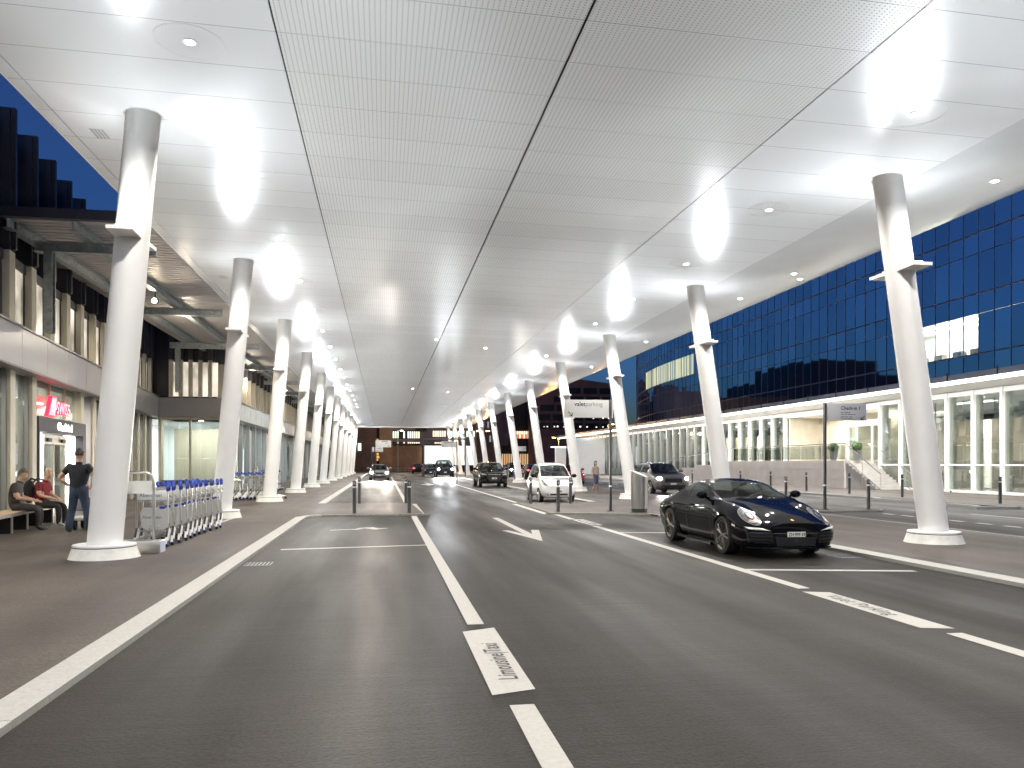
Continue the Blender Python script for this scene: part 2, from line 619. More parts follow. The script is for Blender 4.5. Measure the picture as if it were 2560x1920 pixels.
# ------------------------------------------------------------------ painted markings (parts of the road)
def mark(pts, z=.004, m=None, name='lane_marking', parent=road):
    t = MB()
    vs = [t.bm.verts.new((x, y, z)) for x, y in pts]
    t.bm.faces.new(vs)
    o = t.build(name, m or M['paint'], parent)
    return o
def rect(x0, y0, x1, y1, **k):
    return mark([(x0, y0), (x1, y0), (x1, y1), (x0, y1)], **k)
rect(.82, 7.74, .985, 23.9)
rect(.82, -4, .985, 5.12)
lim = mark([(.74, 5.36), (1.06, 5.46), (1.06, 7.56), (.74, 7.42)], name='lettered_marking')
lettering('Limousine|Taxi', .212, M['paintink'], lim, (.985, 5.72, .006), (0, 0, R(90)), sx=.86, extrude=0, bold=.0025, spacing=1.06)
mark([(-1.86, 14.93), (.82, 15.32), (.82, 15.44), (-1.87, 15.06)], name='bay_line')
rect(5.20, 9.28, 5.37, 19.35)
rect(5.20, 21.75, 5.37, 23.9)
val = mark([(5.13, 6.88), (5.44, 6.80), (5.44, 8.95), (5.13, 9.06)], name='lettered_marking')
lettering('Valet Parking', .25, M['paintink'], val, (5.22, 8.72, .006), (0, 0, R(-90)), sx=.88, extrude=0, bold=.002, spacing=1.05)
small = rect(5.25, 19.55, 5.57, 21.6, name='lettered_marking')
rect(5.31, 19.8, 5.51, 21.35, z=.006, m=M['asphalt'], parent=small, name='letter_patch')
rect(5.37, 19.95, 5.45, 21.2, z=.008, m=M['paint'], parent=small, name='letter_patch')
rect(5.20, -4, 5.37, 6.62)
mark([(5.37, 10.98), (7.75, 10.45), (7.75, 10.58), (5.37, 11.12)], name='bay_line')
mark([(5.37, 17.35), (7.9, 16.80), (7.9, 16.93), (5.37, 17.48)], name='bay_line')
rect(3.12, 16.75, 3.30, 22.7, name='arrow_marking')
mark([(3.21, 15.75), (3.66, 18.42), (3.47, 18.42), (3.30, 17.35), (3.12, 17.35), (2.93, 18.36), (2.76, 18.36)], z=.0055, name='arrow_marking')
mark([(-1.25, 19.06), (-.70, 19.25), (-.70, 19.40), (-1.25, 19.16)], name='symbol_marking')
mark([(-.75, 19.15), (-.58, 19.7), (-.25, 19.85), (-.12, 19.5), (.1, 19.55), (.1, 19.45), (-.2, 19.15), (-.45, 19.55), (-.6, 19.15)], name='symbol_marking')
# the two crossings
rect(1.07, 24.2, 1.27, 30.9, name='edge_marking')
rect(4.93, 24.1, 5.13, 30.2, name='edge_marking')
rect(.82, 31.4, .985, 90)
for y0, y1 in ((31.3, 58), (61, 84), (88, 118)):
    rect(5.20, y0, 5.37, y1)
for y in (37, 43.5, 50, 56.5):
    rect(5.37, y, 7.9, y+.12, name='bay_line')
mark([(3.1, 60), (3.3, 60), (3.3, 66), (3.7, 58.5), (3.2, 56), (2.7, 58.5)], name='arrow_marking')
for y in (22.1, 21.2, 19.15, 18.15, 17.2, 15.6, 14.2):
    rect(15.5, y, 15.66, y+.52, name='dash_marking')
rect(18.05, 12, 18.2, 22.0)
for y in range(32, 100, 4):
    rect(17.0, y, 17.15, y+1.5, name='dash_marking')
mark([(-4.25, 20.4), (-4.12, 20.4), (-4.1, 23.0), (-4.22, 23.0)], z=PZ+.004, name='bay_line')
mark([(-6.6, 25.2), (-5.0, 25.2), (-5.0, 25.3), (-6.6, 25.3)], z=PZ+.004, name='bay_line')

# ------------------------------------------------------------------ canopy
Y0, Y1 = -60., 123.
can = thing('canopy_roof', 'long white canopy roof with perforated middle panels over the taxi lanes', 'canopy', (0, 0, 7))
def strip(name, x0, x1, m, dz=0., th=.03):
    t = MB()
    t.prism([(x0, Y0, zc(x0)+dz), (x1, Y0, zc(x1)+dz), (x1, Y0, zc(x1)+dz+th), (x0, Y0, zc(x0)+dz+th)], (0, Y1-Y0, 0))
    return t.build(name, m, can, world=True)
S1, S2, S3 = -1.40, 2.55, 6.52
strip('edge_strip', -5.58, -5.37, M['soffit'])
strip('soffit_panel', -5.35, S1-.012, M['soffit'])
strip('perforated_panel', S1+.012, S2-.02, M['perf'])
strip('perforated_panel', S2+.02, S3-.012, M['perf'])
strip('soffit_panel', S3+.012, 10.08, M['soffit'])
t = MB()   # roof body above the panels, dark in the gaps
t.prism([(-5.56, Y0+.02, 7.45), (10.2, Y0+.02, 7.16), (13.4, Y0+.02, 7.55), (13.3, Y0+.02, 7.75), (10, Y0+.02, 8.1), (-5.0, Y0+.02, 8.15), (-5.5, Y0+.02, 7.9)], (0, Y1-Y0-.04, 0))
t.build('roof_body', M['dark'], can, world=True)
t = MB()
t.box((-5.62, Y0, 7.395), (-5.585, Y1, 7.95))
t.build('fascia', M['white'], can, world=True)
t = MB()   # rounded right-hand edge
prof = [(10.08, zc(10.08)), (10.35, 7.082), (10.8, 7.062), (11.4, 7.075), (12.0, 7.12), (12.6, 7.20), (13.1, 7.30), (13.45, 7.42), (13.6, 7.53), (13.5, 7.64)]
for (a, b) in zip(prof, prof[1:]):
    f = t.quad((a[0], Y0, a[1]), (a[0], Y1, a[1]), (b[0], Y1, b[1]), (b[0], Y0, b[1]))
bmesh.ops.remove_doubles(t.bm, verts=t.bm.verts[:], dist=.001)
o = t.build('curved_edge', M['nose'], can, world=True, sharp=60)
t = MB(); t.box((-5.5, Y1, 7.05), (13.2, Y1+.08, 7.9)); t.build('end_fascia', M['white'], can, world=True)
for y in (14.6, 25.4):
    t = MB()
    for i in range(5):
        t.box((-5.02+i*.06, y, zc(-5)-.004), (-4.98+i*.06, y+.42, zc(-5)+.004))
    t.build('vent_grille', pm('grey vent', (.42, .42, .42), .5), can, world=True)

# ------------------------------------------------------------------ columns with up-light brackets
UPCOL = (.90, .955, 1.0)
lens_up = em('floodlight lens', (1, 1, 1), 14)
ordinals = ['nearest', 'second', 'third', 'fourth', 'fifth', 'sixth', 'seventh', 'eighth', 'ninth', 'tenth', 'eleventh', 'farthest']
def make_column(name, label, base, top, group):
    th = thing(name, label, 'column', base, 0, group)
    bx, by = 0, 0
    H0, H1 = .225, top[2]-base[2]+.02
    dx = top[0]-base[0]
    ax = lambda z: dx*(z-.2)/(H1-.2)
    t = MB()
    seg = 36
    rings = []
    for z in [H0-.05, 1.5, 3, 4.5, 6, H1]:
        rings.append([t.bm.verts.new((ax(z)+.268*math.cos(2*PI*j/seg), .268*math.sin(2*PI*j/seg), z)) for j in range(seg)])
    for A, B in zip(rings, rings[1:]):
        for j in range(seg):
            t.bm.faces.new((A[j], A[(j+1) % seg], B[(j+1) % seg], B[j])).smooth = True
    t.bm.faces.new(rings[-1])
    sh = t.build('shaft', M['white'], th)
    t = MB(); t.lathe([(.545, -.005), (.53, .02), (.475, .178), (.45, .18)], seg=36); t.build('base', M['whitebase'], th)
    t = MB(); t.lathe([(.44, .165), (.44, .187), (.475, .19), (.478, .205), (.47, .222), (.2, .222)], seg=36); t.build('base_plate', M['white'], th)
    t = MB(); t.lathe([(.470, .176), (.477, .178), (.477, .189), (.470, .190)], seg=36); t.build('base_joint', M['dark'], th)
    t = MB(); t.lathe([(.30, H1-.03), (.30, H1+.01)], (ax(H1), 0, 0), seg=28, cap=False); t.build('collar', M['white'], th)
    zb = 5.30-base[2]
    for s in (-1, 1):
        t = MB()
        c = ax(zb)
        t.prism([(c-.20, s*.18, zb-.035), (c+.20, s*.18, zb-.035), (c+.20, s*.66, zb-.02), (c-.20, s*.66, zb-.02)], (0, 0, .06))
        br = t.build('bracket', M['white'], th)
        t = MB()
        t.box((c-.12, s*.36, zb+.04), (c+.12, s*.56, zb+.075))
        t.build('floodlight', M['steel'], br)
        t = MB(); t.box((c-.10, s*.38, zb+.075), (c+.10, s*.54, zb+.082)); t.build('floodlight_lens', lens_up, br)
    t = MB(); t.ball((.16*(1 if dx < 0 else -1), -.265, 1.0), .018, 8, 6); t.build('eyelet', M['ink'], th)
    return th
UPL = {}
def up_data(sd):
    """asymmetric floodlight: its beam is stronger at low angles so that the soffit is washed evenly (like an IES profile)"""
    if sd in UPL: return UPL[sd]
    l = bpy.data.lights.new('asymmetric_uplight', 'POINT')
    l.energy = UP_W
    l.color = UPCOL
    l.shadow_soft_size = .07
    l.use_nodes = True
    nt = l.node_tree
    N, L = nt.nodes, nt.links
    e = next(n for n in N if n.type == 'EMISSION')
    tc = N.new('ShaderNodeTexCoord')
    sp = N.new('ShaderNodeSeparateXYZ')
    L.new(tc.outputs['Normal'], sp.inputs[0])
    z = math_node(nt, 'MULTIPLY', sp.outputs[2], 1.)
    zz = math_node(nt, 'MAXIMUM', z, UP_CUT)
    i = math_node(nt, 'ADD', math_node(nt, 'DIVIDE', 1., math_node(nt, 'POWER', zz, 3.)), UP_NEAR)
    # fade out towards the horizon and towards the outer edge of the canopy
    f = N.new('ShaderNodeMapRange'); f.inputs['From Min'].default_value = .12; f.inputs['From Max'].default_value = UP_CUT; L.new(z, f.inputs['Value'])
    g = N.new('ShaderNodeMapRange'); g.inputs['From Min'].default_value = -.55; g.inputs['From Max'].default_value = .15; g.inputs['To Min'].default_value = .10 if sd > 0 else .45
    L.new(math_node(nt, 'MULTIPLY', sp.outputs[0], sd), g.inputs['Value'])
    i = math_node(nt, 'MULTIPLY', math_node(nt, 'MULTIPLY', i, f.outputs[0]), g.outputs[0])
    L.new(i, e.inputs['Strength'])
    UPL[sd] = l
    return l
def col_lamps(base, top):
    zb = 5.42
    c = base[0]+(top[0]-base[0])*(zb-.2)/(top[2]-.2)
    for s in (-1, 1):
        sd = 1 if base[0] < 0 else -1          # towards the middle of the canopy
        o = bpy.data.objects.new('uplight', up_data(sd))
        COL.objects.link(o)
        o.location = (c, base[1]+s*.47, zb)
lb, lt = (-4.52, 0, PZ), (-3.92, 0, zc(-3.92))
rb, rt = (10.62, 0, PZ), (9.62, 0, zc(9.62))
L0 = make_column('support_column', 'x', (lb[0], 13.85, PZ), (lt[0], 13.85, lt[2]), 'leaning columns along the left pavement')
R0 = make_column('support_column', 'x', (rb[0], 13.85, PZ), (rt[0], 13.85, rt[2]), 'leaning columns along the right pavement')
for k in range(12):
    y = 13.85+BAY*k
    for side, src, b, tt in (('left', L0, lb, lt), ('right', R0, rb, rt)):
        if k == 0:
            lab = {'left': 'leaning white column with hooped trolley stand behind it, nearest in the left row',
                   'right': 'leaning white column standing right of the black sports car, nearest in the right row'}[side]
            src['label'] = lab
        else:
            lab = f'leaning white column with a lit bracket, {ordinals[k]} from the camera in the {side} row'
            dup(src, (b[0], y, PZ), label=lab)
        col_lamps((b[0], y, PZ), (tt[0], y, tt[2]))
for k in (-1, -2, -3, -4):
    for b, tt in ((lb, lt), (rb, rt)):
        col_lamps((b[0], 13.85+BAY*k, PZ), (tt[0], 0, tt[2]))

# ------------------------------------------------------------------ recessed downlights
lens_dn = em('downlight lens', (1, .98, .95), 30)
def downlight(label, x, y, z, tilt=0., ring=True):
    th = thing('downlight', label, 'downlight', (x, y, z), 0, 'recessed downlights in the canopy')
    t = MB(); t.lathe([(.075, 0), (.10, -.004), (.105, -.012), (.07, -.014), (.062, -.004)], seg=20); t.build('trim_ring', M['white'], th)
    t = MB(); t.lathe([(.0, -.0145), (.058, -.0145)], seg=16, cap=False); t.build('lens', lens_dn, th)
    if ring:
        t = MB(); t.tube([(.46*math.cos(2*PI*i/40), .46*math.sin(2*PI*i/40), -.001-.019*.46*math.cos(2*PI*i/40)) for i in range(40)], .003, 4, closed=True)
        t.build('access_ring', M['signface'], th)
    return th
dn = {}
k = 0
for side, x in (('left', -2.6), ('right', 8.3)):
    for i in range(26):
        y = 11.28+4.75*i
        zz = zc(x)-.002
        lab = f'small recessed downlight in the {side} soffit, number {i+1} counted from the camera' if i else f'recessed downlight with a round access panel in the {side} soffit, nearest the camera'
        if i < 16:
            if side not in dn: dn[side] = downlight(lab, x, y, zz)
            else: dup(dn[side], (x, y, zz), label=lab)
        if i % 2 == 0 or i < 4:
            lamp('SPOT', 'downlight_lamp', (x, y, zz-.03), DN_W*(1 if i < 4 else 2), (1, .955, .89), .06, (0, 0, 0), R(160), .45)
    for y in (6.5, 1.8, -3):
        lamp('SPOT', 'downlight_lamp', (x, y, zc(x)-.03), DN_W, (1, .955, .89), .06, (0, 0, 0), R(160), .45)
for i, (x, y) in enumerate([(2.4, 36), (4.9, 38), (2.2, 60), (5.0, 62)]):
    downlight(f'small downlight in the perforated middle soffit, {ordinals[i]} from the camera', x, y, zc(x)-.002, ring=False)
for i, (x, y) in enumerate([(11.75, 13.6), (11.75, 21.2), (12.45, 22.1), (11.75, 24.7), (11.75, 34.2), (11.75, 43.7), (11.75, 53.2)]):
    zz = 7.10 if x < 12 else 7.18
    d = downlight(f'small round downlight in the curved silver canopy edge, {ordinals[i]} from the camera', x, y, zz-.006, ring=False)
    if i != 2:
        lamp('SPOT', 'downlight_lamp', (x, y, zz-.05), DN_W*.6, (1, .96, .9), .06, (0, 0, 0), R(150), .5)
# ------------------------------------------------------------------ left terminal building
# its front runs at a slight angle: X = WX(Y) up to Y = 41, then steps out to X = -7.9
WX = lambda y: -6.5-.117*y
WD = Vector((-.1162, .9932))                 # along the front
WN = Vector((.9932, .1162))                  # out of the front, towards the lanes
def wp(y, out=0., z=0.):                     # point on / in front of the angled wall
    k = .1162*out
    return (WX(y)+.9932*out, y+k, z)
def wbox(t, ya, yb, o0, o1, z0, z1, mi=0):   # box along the angled wall
    p = [wp(ya, o0, z0), wp(yb, o0, z0), wp(yb, o1, z0), wp(ya, o1, z0)]
    t.prism(p, (0, 0, z1-z0), mi)
tb = thing('terminal_building', 'dark finned terminal building with lit windows and aluminium band on the left', 'building', (-9, 20, 0))
bp = lambda mb, name, m, par=tb: mb.build(name, m, par, world=True)
ZB, ZT = 3.87, 4.80
t = MB(); wbox(t, 9, 41.2, -2.6, -.35, ZT+2.2, 9.75); wbox(t, 9, 41.2, -8, -2.6, 0, 9.6)
bp(t, 'upper_wall', M['darkwall'])
t = MB(); wbox(t, 9, 41.2, -.6, -.3, 9.6, 9.82); bp(t, 'parapet', M['darkfin'])
# aluminium band in cassettes
ys = [10+2.05*i for i in range(16)]
for a, b in zip(ys, ys[1:]):
    t = MB(); wbox(t, a+.006, min(b, 41.0)-.006, .0, .42, ZB, ZT)
    bp(t, 'band_cassette', M['band'])
t = MB(); wbox(t, 10, 41, -.4, .46, ZT+.002, ZT+.05); wbox(t, 10, 41, .02, .40, ZB-.03, ZB-.004); bp(t, 'band_trim', M['banddark'])
# upper storey: fins, windows
litw = em('blind lit window', (1, .80, .56), .32)
def window_mat(name, seed, base, hot):
    m, nt, b = nodes_of(name)
    N, L = nt.nodes, nt.links
    g = N.new('ShaderNodeNewGeometry')
    mp = N.new('ShaderNodeMapping'); mp.inputs['Location'].default_value = (seed, seed*2, 0); mp.inputs['Scale'].default_value = (.9, .9, .55)
    L.new(g.outputs['Position'], mp.inputs[0])
    nz = N.new('ShaderNodeTexNoise'); nz.inputs['Scale'].default_value = 1.1; nz.inputs['Detail'].default_value = 3
    L.new(mp.outputs[0], nz.inputs['Vector'])
    cr = N.new('ShaderNodeValToRGB')
    cr.color_ramp.elements[0].position = .35; cr.color_ramp.elements[0].color = tuple(c*.35 for c in base)+(1,)
    cr.color_ramp.elements[1].position = .72; cr.color_ramp.elements[1].color = tuple(hot)+(1,)
    L.new(nz.outputs['Fac'], cr.inputs[0])
    b.inputs['Base Color'].default_value = (.10, .09, .08, 1)
    b.inputs['Roughness'].default_value = .12
    L.new(cr.outputs[0], b.inputs['Emission Color'])
    b.inputs['Emission Strength'].default_value = .46
    return m
WM = [window_mat('lit office behind glass', 3.1*i, (.42, .37, .29), (1, .90, .74)) for i in range(4)]
PITCH = 1.31
n = 0
y = 12.24
fin_y = []
while y < 41:
    fin_y.append(y); y += 1.68
for a in fin_y:
    t = MB(); wbox(t, a-.20, a+.20, -.34, .10, 6.72, 10.06); wbox(t, a-.10, a+.02, -.30, .20, 6.72, 10.12); bp(t, 'dark_fin', M['darkfin'])
    t = MB(); wbox(t, a-.20, a+.20, -.34, .10, ZT+.05, 6.69); bp(t, 'window_fin', M['fin'])
for a, b in zip(fin_y, fin_y[1:]):
    t = MB(); wbox(t, a+.205, b-.205, -.10, -.07, ZT+.1, 6.45); w_ = bp(t, 'window', random.choice(WM))
    t = MB(); wbox(t, a+.205, b-.205, -.10, -.03, 6.45, 6.69); wbox(t, b-.33, b-.28, -.10, -.03, ZT+.1, 6.45); bp(t, 'window_frame', M['darkfin'], w_)
t = MB(); wbox(t, 10, 41, -.42, -.31, ZT, 7.3); bp(t, 'window_backing', M['darkwall'])
# ground storey: beige columns, glass, lit hall behind
ENT = (22.68, 27.7)
g0 = []
y = 13.96
while y < 41:
    g0.append(y); y += 1.68
for a in g0:
    if ENT[0]+.1 < a < ENT[1]-.1: continue
    t = MB(); wbox(t, a-.18, a+.18, -.40, .10, 0, ZB-.01); bp(t, 'pier', M['fin'])
    t = MB(); wbox(t, a-.25, a-.182, -.40, .02, 0, ZB-.01); bp(t, 'pier_reveal', M['banddark'])
for a, b in zip(g0, g0[1:]):
    if b > ENT[0] and a < ENT[1]: continue
    t = MB(); wbox(t, a+.18, b-.25, -.10, -.07, .45, ZB-.02); bp(t, 'glazing', M['glass'])
    t = MB(); wbox(t, a+.18, b-.25, -.12, -.04, 0, .45); bp(t, 'plinth', M['banddark'])
t = MB(); wbox(t, 10, 41, -8, -.36, 0, .06); bp(t, 'hall_floor', pm('hall floor', (.30, .29, .27), .25))
t = MB(); wbox(t, 10, 41, -8, -.42, ZB-.1, ZB+.3); bp(t, 'hall_ceiling', M['white'])
t = MB(); wbox(t, 10, 41, -6.2, -6.0, .06, ZB-.1); bp(t, 'hall_wall', M['inner'])
for a in (15, 19.5, 22, 27.5, 30.5, 34, 38):
    t = MB(); wbox(t, a, a+1.1, -5.0, -4.3, .06, 2.4+.5*math.sin(a)); bp(t, 'check_in_desk', pm('desk panel', (.52, .55, .55), .4))
    t = MB(); wbox(t, a+.1, a+1.0, -4.28, -4.25, 1.5, 2.1); bp(t, 'screen', em('info screen', (.75, .88, 1), 1.2))
for a in (14, 18, 22, 26, 30, 34, 38):
    p = wp(a, -2.4, ZB-.16)
    t = MB(); wbox(t, a-.9, a+.9, -2.5, -2.3, ZB-.15, ZB-.11); bp(t, 'hall_light', em('hall lamp', (1, .95, .86), 8))
    lamp('AREA', 'hall_lamp', (p[0], p[1], ZB-.2), 220, (1, .93, .80), (1.8, 1.6))
# entrance portal (dark header, bright jambs, sliding door)
t = MB()
wbox(t, ENT[0], ENT[1], -.15, .12, 2.46, 2.86); wbox(t, ENT[1]-.35, ENT[1], -.15, .12, 0, 2.46); wbox(t, ENT[0], ENT[0]+.08, -.15, .12, 0, 2.46)
bp(t, 'entrance_portal', pm('dark portal metal', (.035, .037, .047), .5, 0, .08, 3))
for a, b in ((ENT[0]+.12, ENT[0]+.90), (ENT[1]-1.75, ENT[1]-.62)):
    t = MB(); wbox(t, a, b, -.12, -.05, .1, 2.44); bp(t, 'light_panel', em('entrance light panel', (.96, .97, 1), 1.1))
da, db = ENT[0]+.95, ENT[1]-1.8
t = MB(); wbox(t, da, da+.08, -.16, -.04, .05, 2.3); wbox(t, (da+db)/2-.03, (da+db)/2+.03, -.16, -.06, .05, 2.15); wbox(t, db-.08, db, -.16, -.04, .05, 2.3); wbox(t, da, db, -.16, -.02, 2.14, 2.40)
dr = bp(t, 'sliding_door', M['steel'])
t = MB(); wbox(t, da+.08, db-.08, -.12, -.10, .06, 2.12); bp(t, 'door_glass', M['glass'], dr)
t = MB(); wbox(t, da+.2, da+.55, -.02, .04, 2.2, 2.3); bp(t, 'door_sensor', M['black'], dr)
t = MB(); wbox(t, db-.6, db-.25, -.02, .04, 2.2, 2.3); bp(t, 'door_sensor', M['black'], dr)
t = MB(); wbox(t, ENT[0], ENT[1], -.12, -.09, 2.87, ZB-.02); bp(t, 'fanlight', M['glass'])
for q0, q1, q2 in ((0, .06, -.03), (1.68, 1.74, -.06), (3.3, 3.36, -.06), (4.5, 4.86, .1)):
    t = MB(); wbox(t, ENT[0]+q0, ENT[0]+q1, -.16, q2, 2.87, ZB-.02); bp(t, 'fanlight_frame', M['fin'])
RZW = math.atan2(WD.y, WD.x)                 # text running along the wall, read from the lanes
glow = em('backlit white letters', (1, .96, .88), 1.5)
sg = thing('illuminated_sign', 'glowing white letters reading Check-in 1 on the dark portal header', 'sign', wp(24.40, .125, 2.54))
sg.rotation_euler = (0, 0, RZW)
lettering('Check-in 1', .32, glow, sg, (0, 0, 0), (R(90), 0, 0), extrude=.012, bold=.004, sx=1.16)
red = em('red neon edge', (1, .02, .05), .9)
pink = em('pinkish lit letter face', (1, .50, .55), .55)
sg = thing('illuminated_sign', 'red lit SWISS sign with a slanted tail fin above the check-in door', 'sign', wp(23.55, .10, 2.92))
sg.rotation_euler = (0, 0, RZW)
t = MB(); t.prism([(.0, 0, -.02), (.70, 0, -.02), (.90, 0, .57), (.40, 0, .57)], (0, .10, 0)); t.build('tail_fin', red, sg)
t = MB(); t.prism([(.08, -.012, .02), (.66, -.012, .02), (.84, -.012, .53), (.43, -.012, .53)], (0, .010, 0)); t.build('fin_face', em('tail fin face', (1, .30, .36), .6), sg)
t = MB(); t.box((.47, -.022, .14), (.57, -.013, .46)); t.box((.34, -.0215, .26), (.70, -.0125, .34)); t.build('cross', em('white cross', (1, .95, .95), 1.), sg)
o = lettering('SWISS', .50, red, sg, (.92, .03, .10), (R(90), 0, 0), extrude=.015, bold=.014, sx=1.06)
o = lettering('SWISS', .50, pink, sg, (.92, .010, .10), (R(90), 0, 0), extrude=.004, bold=-.004, sx=1.06, name='letter_face')
p = wp(24.8, .45, 3.3)
# step-out wall and the front beyond Y = 41
X2 = -7.9
t = MB(); t.box((-10.9, 40.9, 0), (-10.75, 41.3, ZB)); t.box((-7.98, 40.86, 0), (X2+.02, 41.3, ZB)); t.box((-9.47, 40.9, 0), (-9.38, 41.05, ZB)); t.box((-10.75, 40.9, ZB-.12), (X2-.1, 41.05, ZB))
bp(t, 'side_frame', M['fin'])
t = MB(); t.box((-10.8, 40.94, .75), (-9.47, 40.97, ZB-.12)); bp(t, 'side_pane', M['glass'])
t = MB(); t.box((-9.38, 40.94, .75), (-7.98, 40.97, ZB-.12)); bp(t, 'side_pane', M['glass'])
t = MB(); t.box((-10.8, 40.9, 0), (-8, 41.1, .75)); bp(t, 'plinth', pm('dark plinth', (.06, .052, .045), .5))
t = MB()
for i in range(4):
    for j in range(2):
        t.box((-10.9+i*.8, 43.9, .3+j*1.55), (-10.9+i*.8+.79, 44.0, .3+j*1.55+1.54))
bp(t, 'lobby_panel', pm('pale lobby panels', (.58, .565, .50), .35, 0, .06, 1.5))
t = MB(); t.box((-10.8, 41.0, ZB-.1), (X2-.1, 44, ZB)); bp(t, 'lobby_ceiling', M['white'])
lamp('AREA', 'lobby_lamp', (-9.3, 42.4, ZB-.15), 70, (1, .96, .86), (1.8, 1.4))
t = MB(); t.lathe([(0.01, 0), (.10, 0), (.11, -.02), (.09, -.03), (.01, -.03)], (-9.2, 42.3, ZB-.11), seg=14); bp(t, 'lobby_downlight', em('lobby lamp', (1, .95, .8), 14))
t = MB(); t.box((-11.3, 40.75, ZB), (X2+.35, 41.2, ZT)); bp(t, 'side_band', M['banddark'])
t = MB(); t.box((-30, 41.2, ZT+.1), (X2-.4, 124, 9.8)); bp(t, 'rear_wall', M['darkwall'])
for i in range(5):
    x = -10.35+i*.46
    t = MB(); t.box((x-.09, 41.02, ZT+.05), (x+.09, 41.19, 6.7)); bp(t, 'window_fin', M['fin'])
    t = MB(); t.box((x-.10, 41.0, 6.72), (x+.10, 41.19, 9.9)); bp(t, 'dark_fin', M['darkfin'])
    t = MB(); t.box((x+.10, 41.14, ZT+.1), (x+.36, 41.19, 6.6)); bp(t, 'window', random.choice(WM))
lightband = pm('bright glass canopy band', (.60, .66, .66), .22, .3, .10, .7)
y = 41.2
i = 0
while y < 70:
    t = MB(); t.box((X2-.25, y+.01, ZB+.03), (X2+.32, y+2.0, ZT)); bp(t, 'band_cassette', lightband if y < 62 else M['band'])
    y += 2.05
t = MB(); t.box((X2-.25, 70, ZB+.03), (X2+.32, 124, ZT)); bp(t, 'band_cassette', M['band'])
t = MB(); t.box((X2-.25, 41.2, ZT+.002), (X2+.36, 124, ZT+.06)); bp(t, 'band_trim', M['banddark'])
y = 41.9
k = 0
while y < 86:
    t = MB(); t.box((X2-.42, y-.14, ZT+.06), (X2-.05, y+.14, 6.6)); bp(t, 'window_fin', M['fin'])
    t = MB(); t.box((X2-.42, y-.2, 6.62), (X2-.02, y+.2, 9.9)); bp(t, 'dark_fin', M['darkfin'])
    t = MB(); t.box((X2-.37, y+.15, ZT+.1), (X2-.34, y+1.46, 6.5)); bp(t, 'window', random.choice(WM))
    y += 1.62
    k += 1
white_in = pm('white draped partition', (.78, .80, .80), .5, 0, .05, 1)
y = 42.0
k = 0
while y < 110:
    st = 2.3 if y < 66 else 4.6
    t = MB(); t.box((X2-.30, y-.09, 0), (X2+.02, y+.09, ZB)); bp(t, 'pier', M['band'])
    t = MB(); t.box((X2-.2, y+.1, .1), (X2-.17, y+st-.1, ZB-.05)); bp(t, 'glazing', M['glass'])
    if k % 3 == 0:
        t = MB(); t.box((X2-.1, y+.15, 0), (X2-.05, y+1.15, ZB-.3)); bp(t, 'door_panel', pm('grey door panel', (.46, .46, .47), .4))
    y += st; k += 1
t = MB(); t.box((-14, 41.3, ZB-.1), (X2-.3, 124, ZB+.03)); bp(t, 'hall_ceiling', M['white'])
t = MB(); t.box((-13, 44.2, 0), (-12.8, 124, ZB)); bp(t, 'hall_wall', white_in)
for y in (47, 53, 59, 65, 73, 83, 95):
    lamp('AREA', 'hall_lamp', (-10.2, y, ZB-.2), 110, (.90, .97, 1.0) if y < 70 else (1, .85, .6), (2.5, 3))
    t = MB(); t.box((-9.9, y-1, .1), (-9.85, y+.3, 2.6)); bp(t, 'lit_panel', em('white lit poster', (.93, .97, 1), 1.6 if y < 70 else .5))
sg = thing('exit_sign', 'small green hanging sign inside the glass doors behind the trolley stack', 'sign', (X2-1.0, 51.5, 3.0))
t = MB(); t.box((0, 0, 0), (.04, .9, .35)); t.build('sign_box', em('green sign', (.55, .9, .65), .9), sg)

# ------------------------------------------------------------------ corrugated side roof on steel posts
sr = thing('side_roof', 'corrugated metal walkway roof on galvanised beams between terminal and canopy', 'roof', (-8, 20, 7))
sp_ = lambda mb, name, m, par=sr: mb.build(name, m, par, world=True)
t = MB()
y = 20.2
zs = 7.42
while y < 122:
    w_ = .27 if y < 60 else .6
    p = [(-9.6, y, zs), (-5.68, y, zs), (-5.68, y+w_*.62, zs), (-9.6, y+w_*.62, zs)]
    t.prism(p, (0, 0, .03))
    p = [(-9.6, y+w_*.62, zs+.09), (-5.68, y+w_*.62, zs+.09), (-5.68, y+w_, zs+.09), (-9.6, y+w_, zs+.09)]
    t.prism(p, (0, 0, .03))
    y += w_
sp_(t, 'corrugated_sheet', M['sheet'])
t = MB(); t.box((-9.4, 20.0, 7.36), (-5.7, 20.18, 7.60)); sp_(t, 'gutter', M['darkfin'])
def ibeam(t, a, b, w_, h, mi=0):
    """I-section from a to b (top flange on the line)"""
    a, b = Vector(a), Vector(b)
    d = (b-a).normalized()
    s = Vector((d.y, -d.x, 0)).normalized()
    for (x0, x1, z0, z1) in ((-w_/2, w_/2, -.02, 0), (-w_/2, w_/2, -h, -h+.02), (-.012, .012, -h+.02, -.02)):
        t.prism([a+s*x0+Vector((0, 0, z0)), a+s*x1+Vector((0, 0, z0)), a+s*x1+Vector((0, 0, z1)), a+s*x0+Vector((0, 0, z1))], b-a, mi)
k = 0
y = 21.3
while y < 122:
    xw = max(WX(y)+.75, -9.3) if y < 40 else -8.6
    t = MB(); ibeam(t, (xw-.35, y, 7.13), (-5.72, y, 7.13), .2, .26); sp_(t, 'cross_beam', M['galv'])
    if y < 90:
        t = MB()
        for (x0, x1, y0, y1) in ((-.10, .10, -.11, -.085), (-.10, .10, .085, .11), (-.012, .012, -.085, .085)):
            t.box((xw+x0, y+y0, ZT+.05), (xw+x1, y+y1, 6.87))
        sp_(t, 'roof_post', M['galv'])
    y += 8.4
